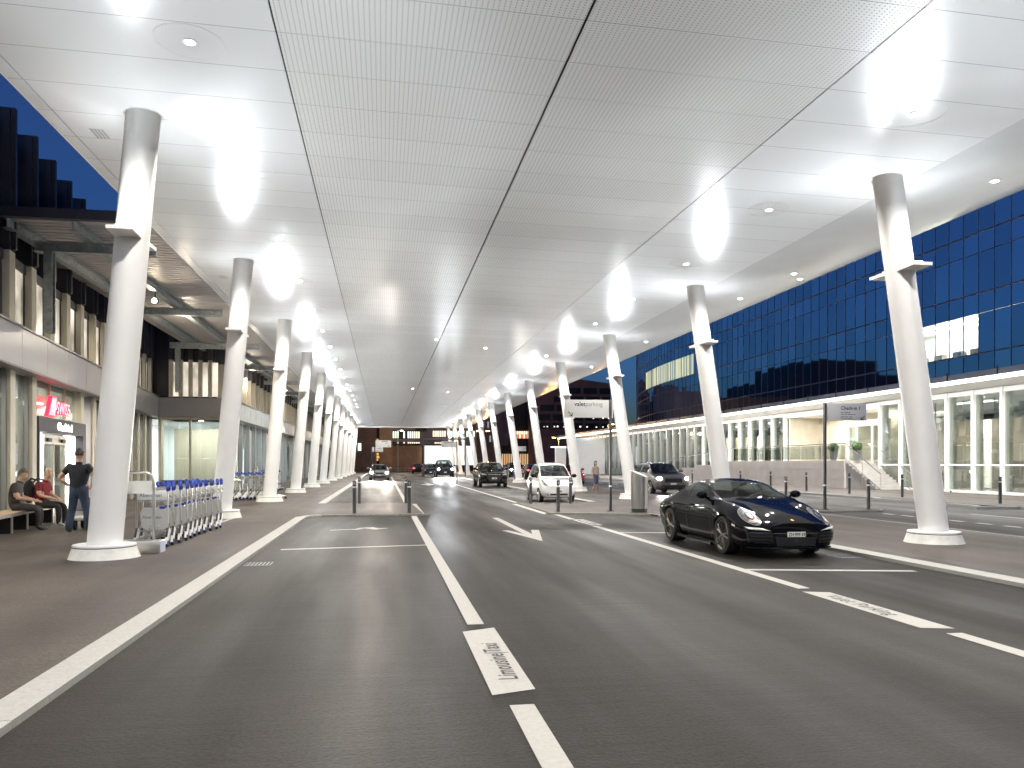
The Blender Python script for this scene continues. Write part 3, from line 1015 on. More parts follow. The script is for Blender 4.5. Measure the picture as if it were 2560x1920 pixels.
for x in (-8.75, -7.3):
    t = MB(); ibeam(t, (x, 20.2, 7.40), (x, 122, 7.40), .20, .26); sp_(t, 'long_beam', M['galv'])
fl = thing('floodlight_lamp', 'small bright floodlight under the corrugated side roof', 'floodlight', (-7.3, 27.0, 6.85))
t = MB(); t.box((-.10, -.04, -.08), (.10, .10, .08), bev=.02); t.tube([(0, .05, .08), (0, .05, .3)], .015, 6); t.build('housing', M['black'], fl)
t = MB(); t.lathe([(.001, -.045), (.07, -.045)], axis='y', seg=14, cap=False); t.build('lens', em('floodlight glow', (1, .86, .62), 90), fl)
lamp('SPOT', 'floodlight_beam', (-7.3, 26.85, 6.8), 160, (1, .86, .65), .06, (R(50), 0, 0), R(120), .6)
for y in (32, 48, 64):
    lamp('POINT', 'walkway_lamp', (-7.6, y, 6.4), 40, (1, .88, .7), .1)

# ------------------------------------------------------------------ right-hand check-in hall with light canopy
HX = 29.
hb = thing('checkin_hall', 'low glazed check-in hall with a bright light line along its canopy edge', 'building', (HX, 40, 0))
hp = lambda mb, name, m, par=hb: mb.build(name, m, par, world=True)
t = MB(); t.prism([(26.55, 16, 5.40), (29.6, 16, 5.22), (46, 16, 5.22), (46, 16, 5.72), (26.6, 16, 5.72)], (0, 102, 0)); hp(t, 'roof_slab', M['white'])
t = MB(); t.box((26.40, 16, 5.46), (26.54, 118, 5.74)); hp(t, 'roof_edge', M['band'])
t = MB(); t.box((26.42, 16, 5.30), (26.56, 118, 5.39)); hp(t, 'light_line', em('led light line', (1, .985, .95), 5.))
y = 18
while y < 116:
    t = MB(); t.box((26.36, y-.02, 5.46), (26.395, y+.02, 5.85)); hp(t, 'gutter_bracket', M['ink'])
    y += 3.1
for y in range(18, 92, 7):
    lamp('AREA', 'light_line_lamp', (26.49, y+3.5, 5.27), 190, (1, .97, .92), (.12, 6.8))
# mullions and panes
MU = [20.0+1.86*i for i in range(49)]
DOOR = (42.4, 53.2)
inr = lambda y: DOOR[0] < y < DOOR[1]
for a in MU:
    if inr(a): continue
    z0 = 0 if a < 43 else (1.76 if a < 60 else .9)
    t = MB(); t.box((HX-.16, a-.07, z0), (HX+.10, a+.07, 5.22)); hp(t, 'mullion', M['white'] if a < 70 else M['band'])
    t = MB(); t.box((HX+.10, a-.05, z0), (HX+.45, a+.05, 5.22)); hp(t, 'mullion_blade', M['galv'])
for a, b in zip(MU, MU[1:]):
    if a < 42.4 and a > 38 and False: continue
    if inr((a+b)/2): continue
    t = MB(); t.box((HX+.02, a+.07, 0), (HX+.045, b-.07, 5.0)); hp(t, 'glazing', M['glass'])
t = MB(); t.box((HX-.10, 20, 4.98), (HX+.12, DOOR[0], 5.21)); t.box((HX-.10, DOOR[1], 4.98), (HX+.12, 110, 5.21)); t.box((HX-.08, 20, 1.46), (HX+.08, DOOR[0], 1.53)); t.box((HX-.10, 20, .05), (HX+.12, DOOR[0], .22))
hp(t, 'transom', M['white'])
t = MB(); t.box((HX+.1, 16, 0), (46, 43, .1)); t.box((HX+.1, 43, 0), (46, 112, 1.74)); hp(t, 'hall_floor', pm('hall floor', (.32, .30, .28), .22, 0, .05, 2))
t = MB(); t.box((40, 16, 0), (40.3, 112, 5.2)); hp(t, 'hall_back_wall', pm('hall back wall', (.42, .38, .33), .6, 0, .35, .35))
for y0, y1, x, z1, c in ((20, 26, 36, 4.2, (.60, .46, .24)), (31, 34, 37, 5, (.22, .2, .19)), (56, 59.5, 34, 4.4, (.55, .50, .34)), (62, 66, 36, 4.8, (.46, .50, .36)), (72, 78, 35, 4.6, (.5, .44, .3)), (84, 88, 34, 4.6, (.36, .4, .34)), (95, 100, 34, 4.6, (.5, .3, .2))):
    t = MB(); t.box((x, y0, .1), (x+.3, y1, z1)); hp(t, 'hall_partition', pm('hall partition', c, .45, 0, .2, 1.5))
t = MB()   # perforated gold screen inside
for i in range(26):
    for j in range(16):
        t.box((36.5, 27.2+i*.16+(j % 2)*.08, 1.0+j*.2), (36.56, 27.2+i*.16+(j % 2)*.08+.1, 1.0+j*.2+.12))
hp(t, 'lattice_screen', pm('gold lattice', (.62, .48, .2), .35, .3))
for i, y in enumerate((24, 29.5, 35, 40.5, 62, 69, 78, 88, 98)):   # slanted white interior struts
    t = MB(); t.tube([(33.5+(i % 2), y, .1), (34.6+(i % 2), y+1.3, 5.2)], .22, 12); hp(t, 'inner_strut', M['white'])
for y in range(20, 110, 6):
    t = MB(); t.box((33, y, 5.12), (35, y+.25, 5.18)); hp(t, 'hall_light', em('hall ceiling lamp', (1, .93, .8), 6))
    lamp('AREA', 'hall_lamp', (34, y+2, 5.05), 260, (1, .95, .86), (3, 3))
# recessed doorway on the podium
t = MB(); t.box((HX+2.4, DOOR[0], 1.76), (HX+2.6, DOOR[1], 5.2)); t.box((HX+.1, DOOR[1]-.12, 1.76), (HX+2.4, DOOR[1], 5.2)); t.box((HX+2.38, 50.1, 1.76), (HX+2.4, 50.13, 5.2)); t.box((HX+2.37, 47.6, 4.15), (HX+2.4, 50.1, 4.18))
hp(t, 'doorway_wall', M['inner'])
t = MB(); t.box((HX-.02, DOOR[0], 4.85), (HX+2.4, DOOR[1], 5.2)); hp(t, 'doorway_ceiling', M['white'])
t = MB()
for y in (43.0, 44.6, 46.2, 47.1):
    t.box((HX+.9, y-.05, 1.76), (HX+1.05, y+.05, 4.3))
t.box((HX+.85, 43.0, 3.93), (HX+1.1, 47.1, 4.3))
dr = hp(t, 'sliding_door', M['white'])
t = MB(); t.box((HX+.96, 43, 1.78), (HX+.98, 47.1, 3.93)); hp(t, 'door_glass', M['glass'], dr)
lamp('AREA', 'doorway_lamp', (HX+1.2, 49.5, 4.8), 38, (1, .94, .86), 1.5)
lamp('AREA', 'doorway_lamp', (HX+2.0, 44.5, 4.8), 34, (1, .94, .86), 1.5)
sg = thing('exit_sign', 'small green exit sign on the beige wall of the check-in doorway', 'sign', (HX+2.3, 48.3, 3.1))
t = MB(); t.box((-.04, 0, 0), (.04, .7, .26)); t.build('sign_box', em('green exit light', (.25, .75, .3), .8), sg)
t = MB(); t.box((-.06, .08, .05), (-.041, .62, .2)); t.build('pictogram', em('white exit pictogram', (.7, 1, .72), 1), sg)
# podium, stairs, balustrade
pd = thing('podium', 'pale stone clad podium and stairs in front of the check-in doorway', 'podium', (27, 50, 0))
pp = lambda mb, name, m, par=pd: mb.build(name, m, par, world=True)
y = 42.9
while y < 72:
    zt = 1.74 if y < 58 else 1.74-(y-58)*.075
    for j in range(3):
        t = MB(); t.box((26.98, y+.012, j*.58+.012), (27.1, y+3.2, min((j+1)*.58, zt)))
        if min((j+1)*.58, zt)-j*.58 > .1: pp(t, 'cladding_panel', M['limest'])
        else: t.bm.free()
    y += 3.212
t = MB(); t.prism([(27.06, 42.9, -.02), (27.06, 72, -.02), (27.06, 72, .66), (27.06, 58, 1.72), (27.06, 42.9, 1.72)], (1.84, 0, 0)); pp(t, 'podium_core', M['limest'])
t = MB()
for i in range(11):
    t.box((27.12, 42.9-.31*(i+1), -.02), (28.85, 42.9-.31*i, 1.74-.158*(i+1)))
pp(t, 'stair_flight', pm('stair concrete', (.46, .44, .41), .6, 0, .1, 3))
t = MB()
t.tube([(27.05, 58, 2.74), (27.05, 42.9, 2.76), (27.05, 39.5, .98)], .028, 8); t.tube([(27.05, 75, 1.75), (27.05, 58, 2.74)], .028, 8)
pp(t, 'handrail', M['chrome'])
t = MB(); t.tube([(28.9, 43.3, 2.70), (28.9, 42.9, 2.70), (28.9, 39.5, .95)], .028, 8); t.tube([(27.05, 42.9, 1.86), (27.05, 39.5, .1)], .02, 6); t.tube([(28.9, 42.9, 1.8), (28.9, 39.5, .1)], .02, 6); pp(t, 'handrail', M['chrome'])
for y in [42.9+2.52*i for i in range(12)]:
    zt = 1.74 if y < 58 else 1.74-(y-58)*.065
    t = MB(); t.tube([(27.05, y, zt), (27.05, y, zt+1.0)], .02, 6); pp(t, 'baluster', M['steel'])
for y in (41.2, 39.5):
    t = MB(); t.tube([(27.05, y, .1), (27.05, y, 2.76-(42.9-y)*.524)], .02, 6); pp(t, 'baluster', M['steel'])
for y0 in [42.95+2.52*i for i in range(6)]:
    t = MB(); t.box((27.045, y0, 1.82), (27.057, y0+2.42, 2.68)); pp(t, 'balustrade_glass', M['glass'])
for i, y in enumerate((45.35, 42.85)):
    pt = thing('potted_plant', ['clipped round boxwood in a tall grey planter, left of the check-in door', 'clipped round boxwood in a tall grey planter, at the top of the stairs'][i], 'plant', (27.8, y, 1.74), 0, 'boxwood planters at the doorway')
    t = MB(); t.prism([(-.2, -.2, 0), (.2, -.2, 0), (.2, .2, 0), (-.2, .2, 0)], (0, 0, .02)); t.lathe([(.2, .02), (.29, .62), (.25, .62), (.24, .56), (.02, .56)], seg=4); t.build('planter', M['pot'], pt)
    t = MB()
    for q in range(420):
        d = Vector((random.gauss(0, 1), random.gauss(0, 1), random.gauss(0, 1))).normalized()*random.uniform(.26, .34)
        a = Vector((random.gauss(0, 1), random.gauss(0, 1), random.gauss(0, 1))).normalized()*.035
        b = d.cross(a).normalized()*.03
        c = Vector((0, 0, .82))+d
        t.bm.faces.new([t.bm.verts.new(c+v) for v in (a, b, -a, -b)])
    t.ball((0, 0, .82), .27, 14, 10)
    t.build('foliage', M['leaf'], pt)

# ------------------------------------------------------------------ mirrored office building behind the hall
go = thing('office_building', 'tall blue mirror glass office building rising behind the check-in hall', 'building', (33, 60, 5))
gp = lambda mb, name, m, par=go: mb.build(name, m, par, world=True)
def bluemat(k=1.):
    m, nt, b = nodes_of('blue mirror glass')
    N, L = nt.nodes, nt.links
    g = N.new('ShaderNodeNewGeometry')
    b.inputs['Metallic'].default_value = 1.
    b.inputs['Roughness'].default_value = .03
    oi = N.new('ShaderNodeTexNoise'); oi.inputs['Scale'].default_value = .35
    L.new(g.outputs['Position'], oi.inputs['Vector'])
    cr = N.new('ShaderNodeValToRGB')
    cr.color_ramp.elements[0].color = (.58*k, .66*k, .74*k, 1); cr.color_ramp.elements[1].color = (.72*k, .78*k, .84*k, 1)
    L.new(oi.outputs['Fac'], cr.inputs[0]); L.new(cr.outputs[0], b.inputs['Base Color'])
    return m
M['blueglass'] = bluemat()
BG = [M['blueglass'], bluemat(.88), bluemat(1.1)]
path = [(33., 16.)]
ang = 0.
BW = 1.17
while path[-1][1] < 112 and len(path) < 130:
    x, y = path[-1]
    if y > 86: ang = min(ang+R(.75), R(18))
    path.append((x+BW*math.sin(ang), y+BW*math.cos(ang)))
levels = []
z = 3.2
for i in range(6):
    levels += [z, z+1.15]
    z += 3.4
levels.append(z)
levels[0] = 4.0
lit_cells = set()
t = MB()
lit, lit2 = [], []
for i, (a, b) in enumerate(zip(path, path[1:])):
    for j, (z0, z1) in enumerate(zip(levels, levels[1:])):
        ym = (a[1]+b[1])/2
        cell = ((a[0], a[1], z0+.02), (b[0], b[1], z0+.02), (b[0], b[1], z1-.02), (a[0], a[1], z1-.02))
        if 39.4 < ym < 44.3 and j == 3: lit.append(cell); continue
        if 80.0 < ym < 99 and j == 5: lit2.append(cell); continue
        d = [random.gauss(0, .0035) for _ in range(4)]
        t.quad(*[(p[0]+dd, p[1], p[2]) for p, dd in zip(cell, d)], mi=random.choice((0, 0, 1, 1, 2)))
gp(t, 'mirror_glazing', BG)
for c in lit:
    t = MB(); t.quad(*[(p[0]+.02, p[1], p[2]) for p in c]); w_ = gp(t, 'lit_window', M['glass'])
t = MB(); t.box((36.5, 36.5, 7.5), (36.7, 52.5, 10.6)); t.box((33.2, 36.5, 7.62), (36.5, 52.5, 7.67)); gp(t, 'office_wall', M['panelw'])
t = MB(); t.box((33.15, 36.5, 10.15), (36.5, 52.5, 10.2)); gp(t, 'office_ceiling', M['white'])
for y in (39.9, 41.3, 42.9, 44.6, 46.3):
    t = MB(); t.box((34, y, 10.05), (36.2, y+.35, 10.12)); gp(t, 'office_light', em('office tube', (1, .96, .8), 5))
    t = MB(); t.box((33.6, y+.2, 7.67), (34.0, y+.9, 8.2)); gp(t, 'office_desk', M['pot'])
lamp('AREA', 'office_lamp', (35, 44, 10.0), 300, (1, .96, .80), (2.5, 9))
blinds = []
for n_, (c) in enumerate(lit2):
    for q in range(3):
        a, b = Vector(c[0]), Vector(c[1])
        p0, p1 = a.lerp(b, q/3+.03), a.lerp(b, (q+1)/3-.03)
        s = random.random()
        if q == 0:
            t = MB()
        h = Vector((0, 0, (c[2][2]-c[0][2])))
        t.quad(p0, p1, p1+h, p0+h, mi=int(s*3))
    gp(t, 'blind_window', [em('yellow blind', (.95, .90, .45), .30), em('pale blind', (.80, .88, .62), .26), em('grey blind', (.45, .55, .50), .2)] if n_ == 0 else BL)

    if n_ == 0:
        BL = [bpy.data.materials['yellow blind'], bpy.data.materials['pale blind'], bpy.data.materials['grey blind']]
frame = pm('facade frame', (.20, .19, .20), .4, .6, .05)
t = MB()
for i, (x, y) in enumerate(path):
    t.box((x-.03, y-.012, 4.0), (x+.05, y+.012, levels[-1]))
gp(t, 'mullion_grid', pm('dark blue mullion', (.11, .15, .21), .4))
for j, z in enumerate(levels):
    t = MB()
    hgt = .04 if j % 2 else .014
    for a, b in zip(path, path[1:]):
        t.prism([(a[0]-.05, a[1], z-hgt), (b[0]-.05, b[1], z-hgt), (b[0]+.04, b[1], z-hgt), (a[0]+.04, a[1], z-hgt)], (0, 0, 2*hgt))
    gp(t, 'transom_rail', frame)
e = path[-1]
t = MB(); t.prism([(33.1, 16, 5.3), (33.1, 74, 5.3), (e[0]+.1, e[1]-.1, 5.3), (60, 96, 5.3), (60, 16, 5.3)], (0, 0, levels[-1]-5.3+.3))
# hollow where the lit office is: built as slabs instead of one block
t.bm.free()
t = MB(); t.prism([(33.05, 16, levels[-1]), (33.05, 85, levels[-1]), (e[0], e[1], levels[-1]), (60, e[1]+6, levels[-1]), (60, 16, levels[-1])], (0, 0, .5)); gp(t, 'roof', frame)
t = MB(); t.box((37.2, 16, 5), (60, 90, levels[-1])); gp(t, 'core', M['darkwall'])
t = MB(); t.prism([(e[0], e[1], 5.0), (e[0]+.3, e[1], 5.0), (60.3, e[1]+6, 5.0), (60, e[1]+6, 5.0)], (0, 0, levels[-1]-5)); gp(t, 'end_wall', M['blueglass'])
tw = thing('office_block', 'dark office block standing beyond the left terminal, mirrored in the blue glass', 'building', (-30, 165, 0))
t = MB(); t.box((-48, 150, 0), (-18, 186, 20)); t.box((-40, 155, 20), (-24, 180, 23.5)); t.build('wall', M['darkwall'], tw, world=True)
# ------------------------------------------------------------------ far end of the road
def bld(name, label, loc):
    return thing(name, label, 'building', loc)
def part(t, name, m, par):
    return t.build(name, m, par, world=True)
fw = em('far cool window', (.78, .95, .80), .55)
fww = em('far warm window', (1, .82, .56), .50)
fred = em('red curtained window', (1, .22, .10), .38)
b = bld('brown_building', 'tall brown stone block closing the left end of the road', (-5, 150, 0))
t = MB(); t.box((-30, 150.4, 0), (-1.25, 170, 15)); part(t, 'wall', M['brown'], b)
t = MB(); t.box((-.72, 150, 0), (1.7, 170, 14)); part(t, 'wall', M['brownlit'], b)  # lit part of the same block, its light painted as a paler stone
t = MB(); t.box((-1.25, 151.2, 0), (-.72, 168, 14.5)); part(t, 'recess', M['dark'], b)
for z0, z1, a in ((2.0, 2.35, .3), (2.45, 2.95, .55), (3.05, 3.5, .4), (5.75, 6.15, .35)):
    t = MB(); t.box((-1.25-.0, 150.9, z0), (-1.25+a, 151.15, z1)); part(t, 'lit_panel', em('amber panel', (1, .52, .18), .3), b)
t = MB(); t.box((-4.7, 150.3, 3.9), (-4.1, 150.39, 5.3)); part(t, 'window', fw, b)
b = bld('brick_building', 'low dark building with lit window rows above a white shop front', (6, 152, 0))
t = MB(); t.box((1.72, 151.5, 5.1), (7.0, 170, 16)); part(t, 'upper_wall', M['slate'], b)
t = MB(); t.box((1.72, 151.45, 4.95), (7.2, 151.6, 5.25)); t.box((1.72, 151.3, 7.72), (6.1, 151.49, 7.85)); part(t, 'ledge', M['dark'], b)
t = MB(); t.box((1.72, 151.42, 6.2), (6.95, 151.49, 7.7)); t.box((1.72, 151.42, 5.28), (6.95, 151.49, 5.62)); part(t, 'window_band', M['dark'], b)
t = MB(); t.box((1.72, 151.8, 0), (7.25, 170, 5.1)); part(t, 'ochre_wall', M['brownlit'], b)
for i in range(13):
    x = 1.78+i*.40
    if 5 < i*1. < 6.5 or i in (3, 4): continue
    t = MB(); t.box((x, 151.36, 6.32), (x+.27, 151.42, 7.6)); part(t, 'window', fw if i < 9 else fww, b)
    if i > 1:
        t = MB(); t.box((x, 151.36, 5.32), (x+.27, 151.42, 5.58)); part(t, 'window', fww, b)
t = MB(); t.box((7.0, 151, 5.0), (24, 170, 17)); part(t, 'upper_wall', M['slate'], b)
t = MB(); t.box((6.0, 150.6, 7.62), (8.1, 150.99, 8.3)); part(t, 'fascia', M['dark'], b)
for i in range(26):
    x = 9.35+i*.43
    if i in (6, 7, 13, 14, 20): continue
    t = MB(); t.box((x, 150.93, 6.62), (x+.3, 150.99, 7.75)); part(t, 'window', fww if i < 8 else fw, b)
for i in range(7):
    t = MB(); t.box((9.7+i*.34, 150.93, 5.3), (9.92+i*.34, 150.99, 5.55)); part(t, 'window', fww, b)
t = MB(); t.box((7.4, 150.9, .0), (22.5, 151.6, 1.2)); t.box((7.3, 150.7, 4.9), (22.5, 151.2, 5.1)); part(t, 'shop_surround', M['dark'], b)
for i in range(7):
    x = 7.6+i*1.98
    t = MB(); t.box((x+.03, 151.0, 1.2), (x+1.95, 151.05, 4.88)); part(t, 'shop_window', em('bright shop window', (.94, 1, .97), .55), b)
    t = MB(); t.box((x+.5, 150.97, 2.3), (x+1.5, 150.995, 2.34)); t.box((x+.7, 150.97, 3.3), (x+1.3, 150.995, 3.55)); part(t, 'shop_poster', em('shop poster', (.8, .86, .86), .36), b)
b = bld('terracotta_building', 'terracotta office block with dark horizontal window bands on the right', (35, 150, 0))
t = MB(); t.box((17.5, 149, 0), (22.3, 165, 10.9)); part(t, 'annex_wall', M['terra'], b)
t = MB(); t.box((22.3, 155, 0), (31, 165, 14)); part(t, 'link_wall', M['darkwall'], b)
t = MB(); t.prism([(28.6, 149.5, 0), (28.6, 149.5, 14.6), (33.5, 149.5, 17.2), (37.5, 149.5, 18.0), (44.1, 149.5, 17.2), (44.1, 149.5, 0)], (0, 15, 0)); part(t, 'wall', M['terra'], b)
for r_, z in enumerate((8.2, 9.9, 11.7, 13.4, 15.1)):
    x0 = [29.2, 29.2, 30.0, 32.6, 35.3][r_]
    i = 0
    x = x0
    while x < 43:
        t = MB(); t.box((x, 149.36, z), (min(x+2.7, 44.0), 149.5, z+1.15)); wn_ = part(t, 'window_band', M['black'], b)
        if r_ < 2:
            for q in range(4):
                if random.random() < (.55 if r_ == 0 else .3):
                    t = MB(); xx = min(x+.2+q*.62, 43.5); t.box((xx, 149.3, z+.35), (xx+random.uniform(.1, .4), 149.355, z+.35+random.uniform(.08, .3))); part(t, 'office_light', em('office glimmer', (1, .93, .78), .9), wn_)
        x += 3.25
for i in range(15):
    x = 22.5+i*.43
    if i in (4, 5): continue
    t = MB(); t.box((x, 154.9, 6.5), (x+.3, 154.99, 7.25)); part(t, 'window', fred if i % 2 else fww, b)
    t = MB(); t.box((x, 154.9, 7.3), (x+.3, 154.99, 7.95)); part(t, 'window', fww, b)
for i in range(16):
    t = MB(); t.box((23.0+i*.36, 154.9, 1.2), (23.16+i*.36, 154.99, 3.4)); part(t, 'lit_slat', em('amber slat', (1, .62, .3), .3), b)
for x, z in ((18.7, 8.3), (19.6, 8.3), (18.7, 5.6), (20.6, 8.4), (20.0, 5.6)):
    t = MB(); t.box((x, 148.93, z), (x+.28, 148.99, z+1.2)); part(t, 'window', em('dim window', (.8, .85, .9), .12), b)
b = bld('louvred_block', 'white louvred block at the far end of the light line canopy', (25.8, 101, 0))
t = MB(); t.box((25.1, 101, 0), (29.0, 105, 4.9)); part(t, 'wall', M['white'], b)
for j in range(11):
    t = MB(); t.box((25.05, 100.9, .15+j*.43), (28.9, 100.99, .48+j*.43)); part(t, 'louvre', M['white'], b)
ki = thing('kiosk', 'tall pale grey advertising pillar with a blue lit top beyond the white minicar', 'kiosk', (13.65, 60, 0))
t = MB(); t.box((-.42, -.12, .15), (.42, .12, 2.78), bev=.02); t.build('body', M['signface'], ki)
t = MB(); t.box((-.36, -.09, 0), (.36, .09, .15)); t.build('foot', M['post'], ki)
t = MB(); t.box((-.75, -.12, 2.80), (.42, .1, 2.87)); t.build('light_bar', em('blue white light bar', (.6, .65, 1), 2.5), ki)
def street_lamp(label, x, y, z, arms, col=(1, .52, .16), pw=170):
    th = thing('street_lamp', label, 'street lamp', (x, y, 0))
    t = MB(); t.tube([(0, 0, 0), (0, 0, z)], [.09, .05], 8); t.build('pole', M['galv'], th)
    for s in arms:
        t = MB(); t.tube([(0, 0, z-.1), (s*.25, 0, z+.06), (s*.6, 0, z+.08)], .03, 6); t.build('arm', M['galv'], th)
        t = MB(); t.box((s*.4, -.12, z+.02), (s*.95, .12, z+.12), bev=.02); h = t.build('lamp_head', M['galv'], th)
        t = MB(); t.box((s*.45, -.1, z-.03), (s*.9, .1, z+.015)); t.build('lens', em('sodium lamp', col, 16), h)
        lamp('POINT', 'street_lamp_light', (x+s*.7, y, z-.2), pw, col, .15)
street_lamp('double headed orange street lamp behind the pale advertising pillar', 24.3, 108, 5.15, (-1, 1))
street_lamp('double headed orange street lamp between the far right columns', 13.6, 108, 6.0, (-1, 1))
street_lamp('orange street lamp just above the far end of the hall canopy', 32.6, 112, 7.3, (1,))
street_lamp('slim hooked lamp post in front of the ochre wall at the road end', 2.5, 140, 7.3, (1,), (1, .8, .6), 250)
ga = thing('height_gantry', 'dark steel gantry frame across the far end of the right lane', 'gantry', (6, 92, 0))
t = MB(); t.box((4.6, 91.9, 0), (4.75, 92.05, 4.3)); t.build('leg', M['post'], ga, world=True)
t = MB(); t.box((9.4, 91.9, 0), (9.55, 92.05, 4.3)); t.build('leg', M['post'], ga, world=True)
t = MB(); t.box((4.5, 91.88, 4.3), (9.7, 92.07, 4.5)); t.build('beam', M['post'], ga, world=True)
br = thing('barrier_fence', 'low dark railing across the far end of the taxi lanes', 'fence', (4, 135, 0))
for i in range(14):
    t = MB(); t.box((1.0+i*.75, 134.97, 0), (1.06+i*.75, 135.03, .95)); t.build('post', M['post'], br, world=True)
t = MB(); t.box((.9, 134.98, .9), (11, 135.02, 1.0)); t.box((.9, 134.98, .4), (11, 135.02, .47)); t.build('rail', M['post'], br, world=True)
for x, y, pw in ((-2, 143, 40), (4.5, 143, 70)):
    lamp('POINT', 'yard_lamp', (x, y, 8.2), pw, (1, .66, .36), .2)
# ------------------------------------------------------------------ vehicles (front towards -Y, front bumper at y = 0)
CARM = {
 'gloss black': pm('gloss black car paint', (.003, .003, .0045), .04, .0, .05, 3, spec=.25),
 'black': pm('black suv paint', (.008, .007, .007), .08, .0, .05, 3, spec=.45),
 'white': pm('white car paint', (.78, .78, .77), .3, 0, .02, 3, coat=1., coatr=.03),
 'silver': pm('silver car paint', (.36, .36, .37), .32, .6, .03, 3, coat=1.),
 'grey': pm('grey car paint', (.20, .185, .175), .3, .4, .03, 3, coat=1.),
 'navy': pm('navy van paint', (.02, .024, .042), .10, .0, .03, 3),
 'red': pm('red car paint', (.42, .015, .02), .3, 0, .03, 3, coat=1.),
}
M['rim_dark'] = pm('dark alloy', (.13, .12, .10), .32, .9, .08, 9)
M['rim_silver'] = pm('silver alloy', (.52, .51, .49), .3, .9, .05, 9)
M['lampglass'] = pm('headlamp reflector', (.50, .53, .56), .16, .9, .30, 26)
M['lampclear'] = glass('headlamp cover', (.9, .93, .95), .06)
M['beam'] = em('lit headlamp', (1, .97, .92), 30)
M['tail'] = em('lit tail lamp', (1, .04, .05), 3)
M['plate'] = pm('number plate', (.70, .69, .65), .4)
M['gold'] = pm('gold emblem', (.75, .5, .2), .3, .6)
M['cabin'] = pm('dark cabin trim', (.03, .032, .034), .7, 0, .2, 6)
M['seat'] = pm('grey cabin seat', (.07, .072, .075), .7, 0, .2, 6)

def hermite(xs, ys, x):
    n = len(xs)
    if x <= xs[0]: return ys[0]
    if x >= xs[-1]: return ys[-1]
    i = 0
    while xs[i+1] < x: i += 1
    def sl(k):
        if k == 0: return (ys[1]-ys[0])/(xs[1]-xs[0])
        if k == n-1: return (ys[-1]-ys[-2])/(xs[-1]-xs[-2])
        a = (ys[k]-ys[k-1])/(xs[k]-xs[k-1]); b = (ys[k+1]-ys[k])/(xs[k+1]-xs[k])
        if a*b <= 0: return 0
        w1, w2 = 2*(xs[k+1]-xs[k])+(xs[k]-xs[k-1]), (xs[k+1]-xs[k])+2*(xs[k]-xs[k-1])
        return (w1+w2)/(w1/a+w2/b)
    h = xs[i+1]-xs[i]
    t = (x-xs[i])/h
    m0, m1 = sl(i)*h, sl(i+1)*h
    return (2*t**3-3*t*t+1)*ys[i]+(t**3-2*t*t+t)*m0+(-2*t**3+3*t*t)*ys[i+1]+(t**3-t*t)*m1

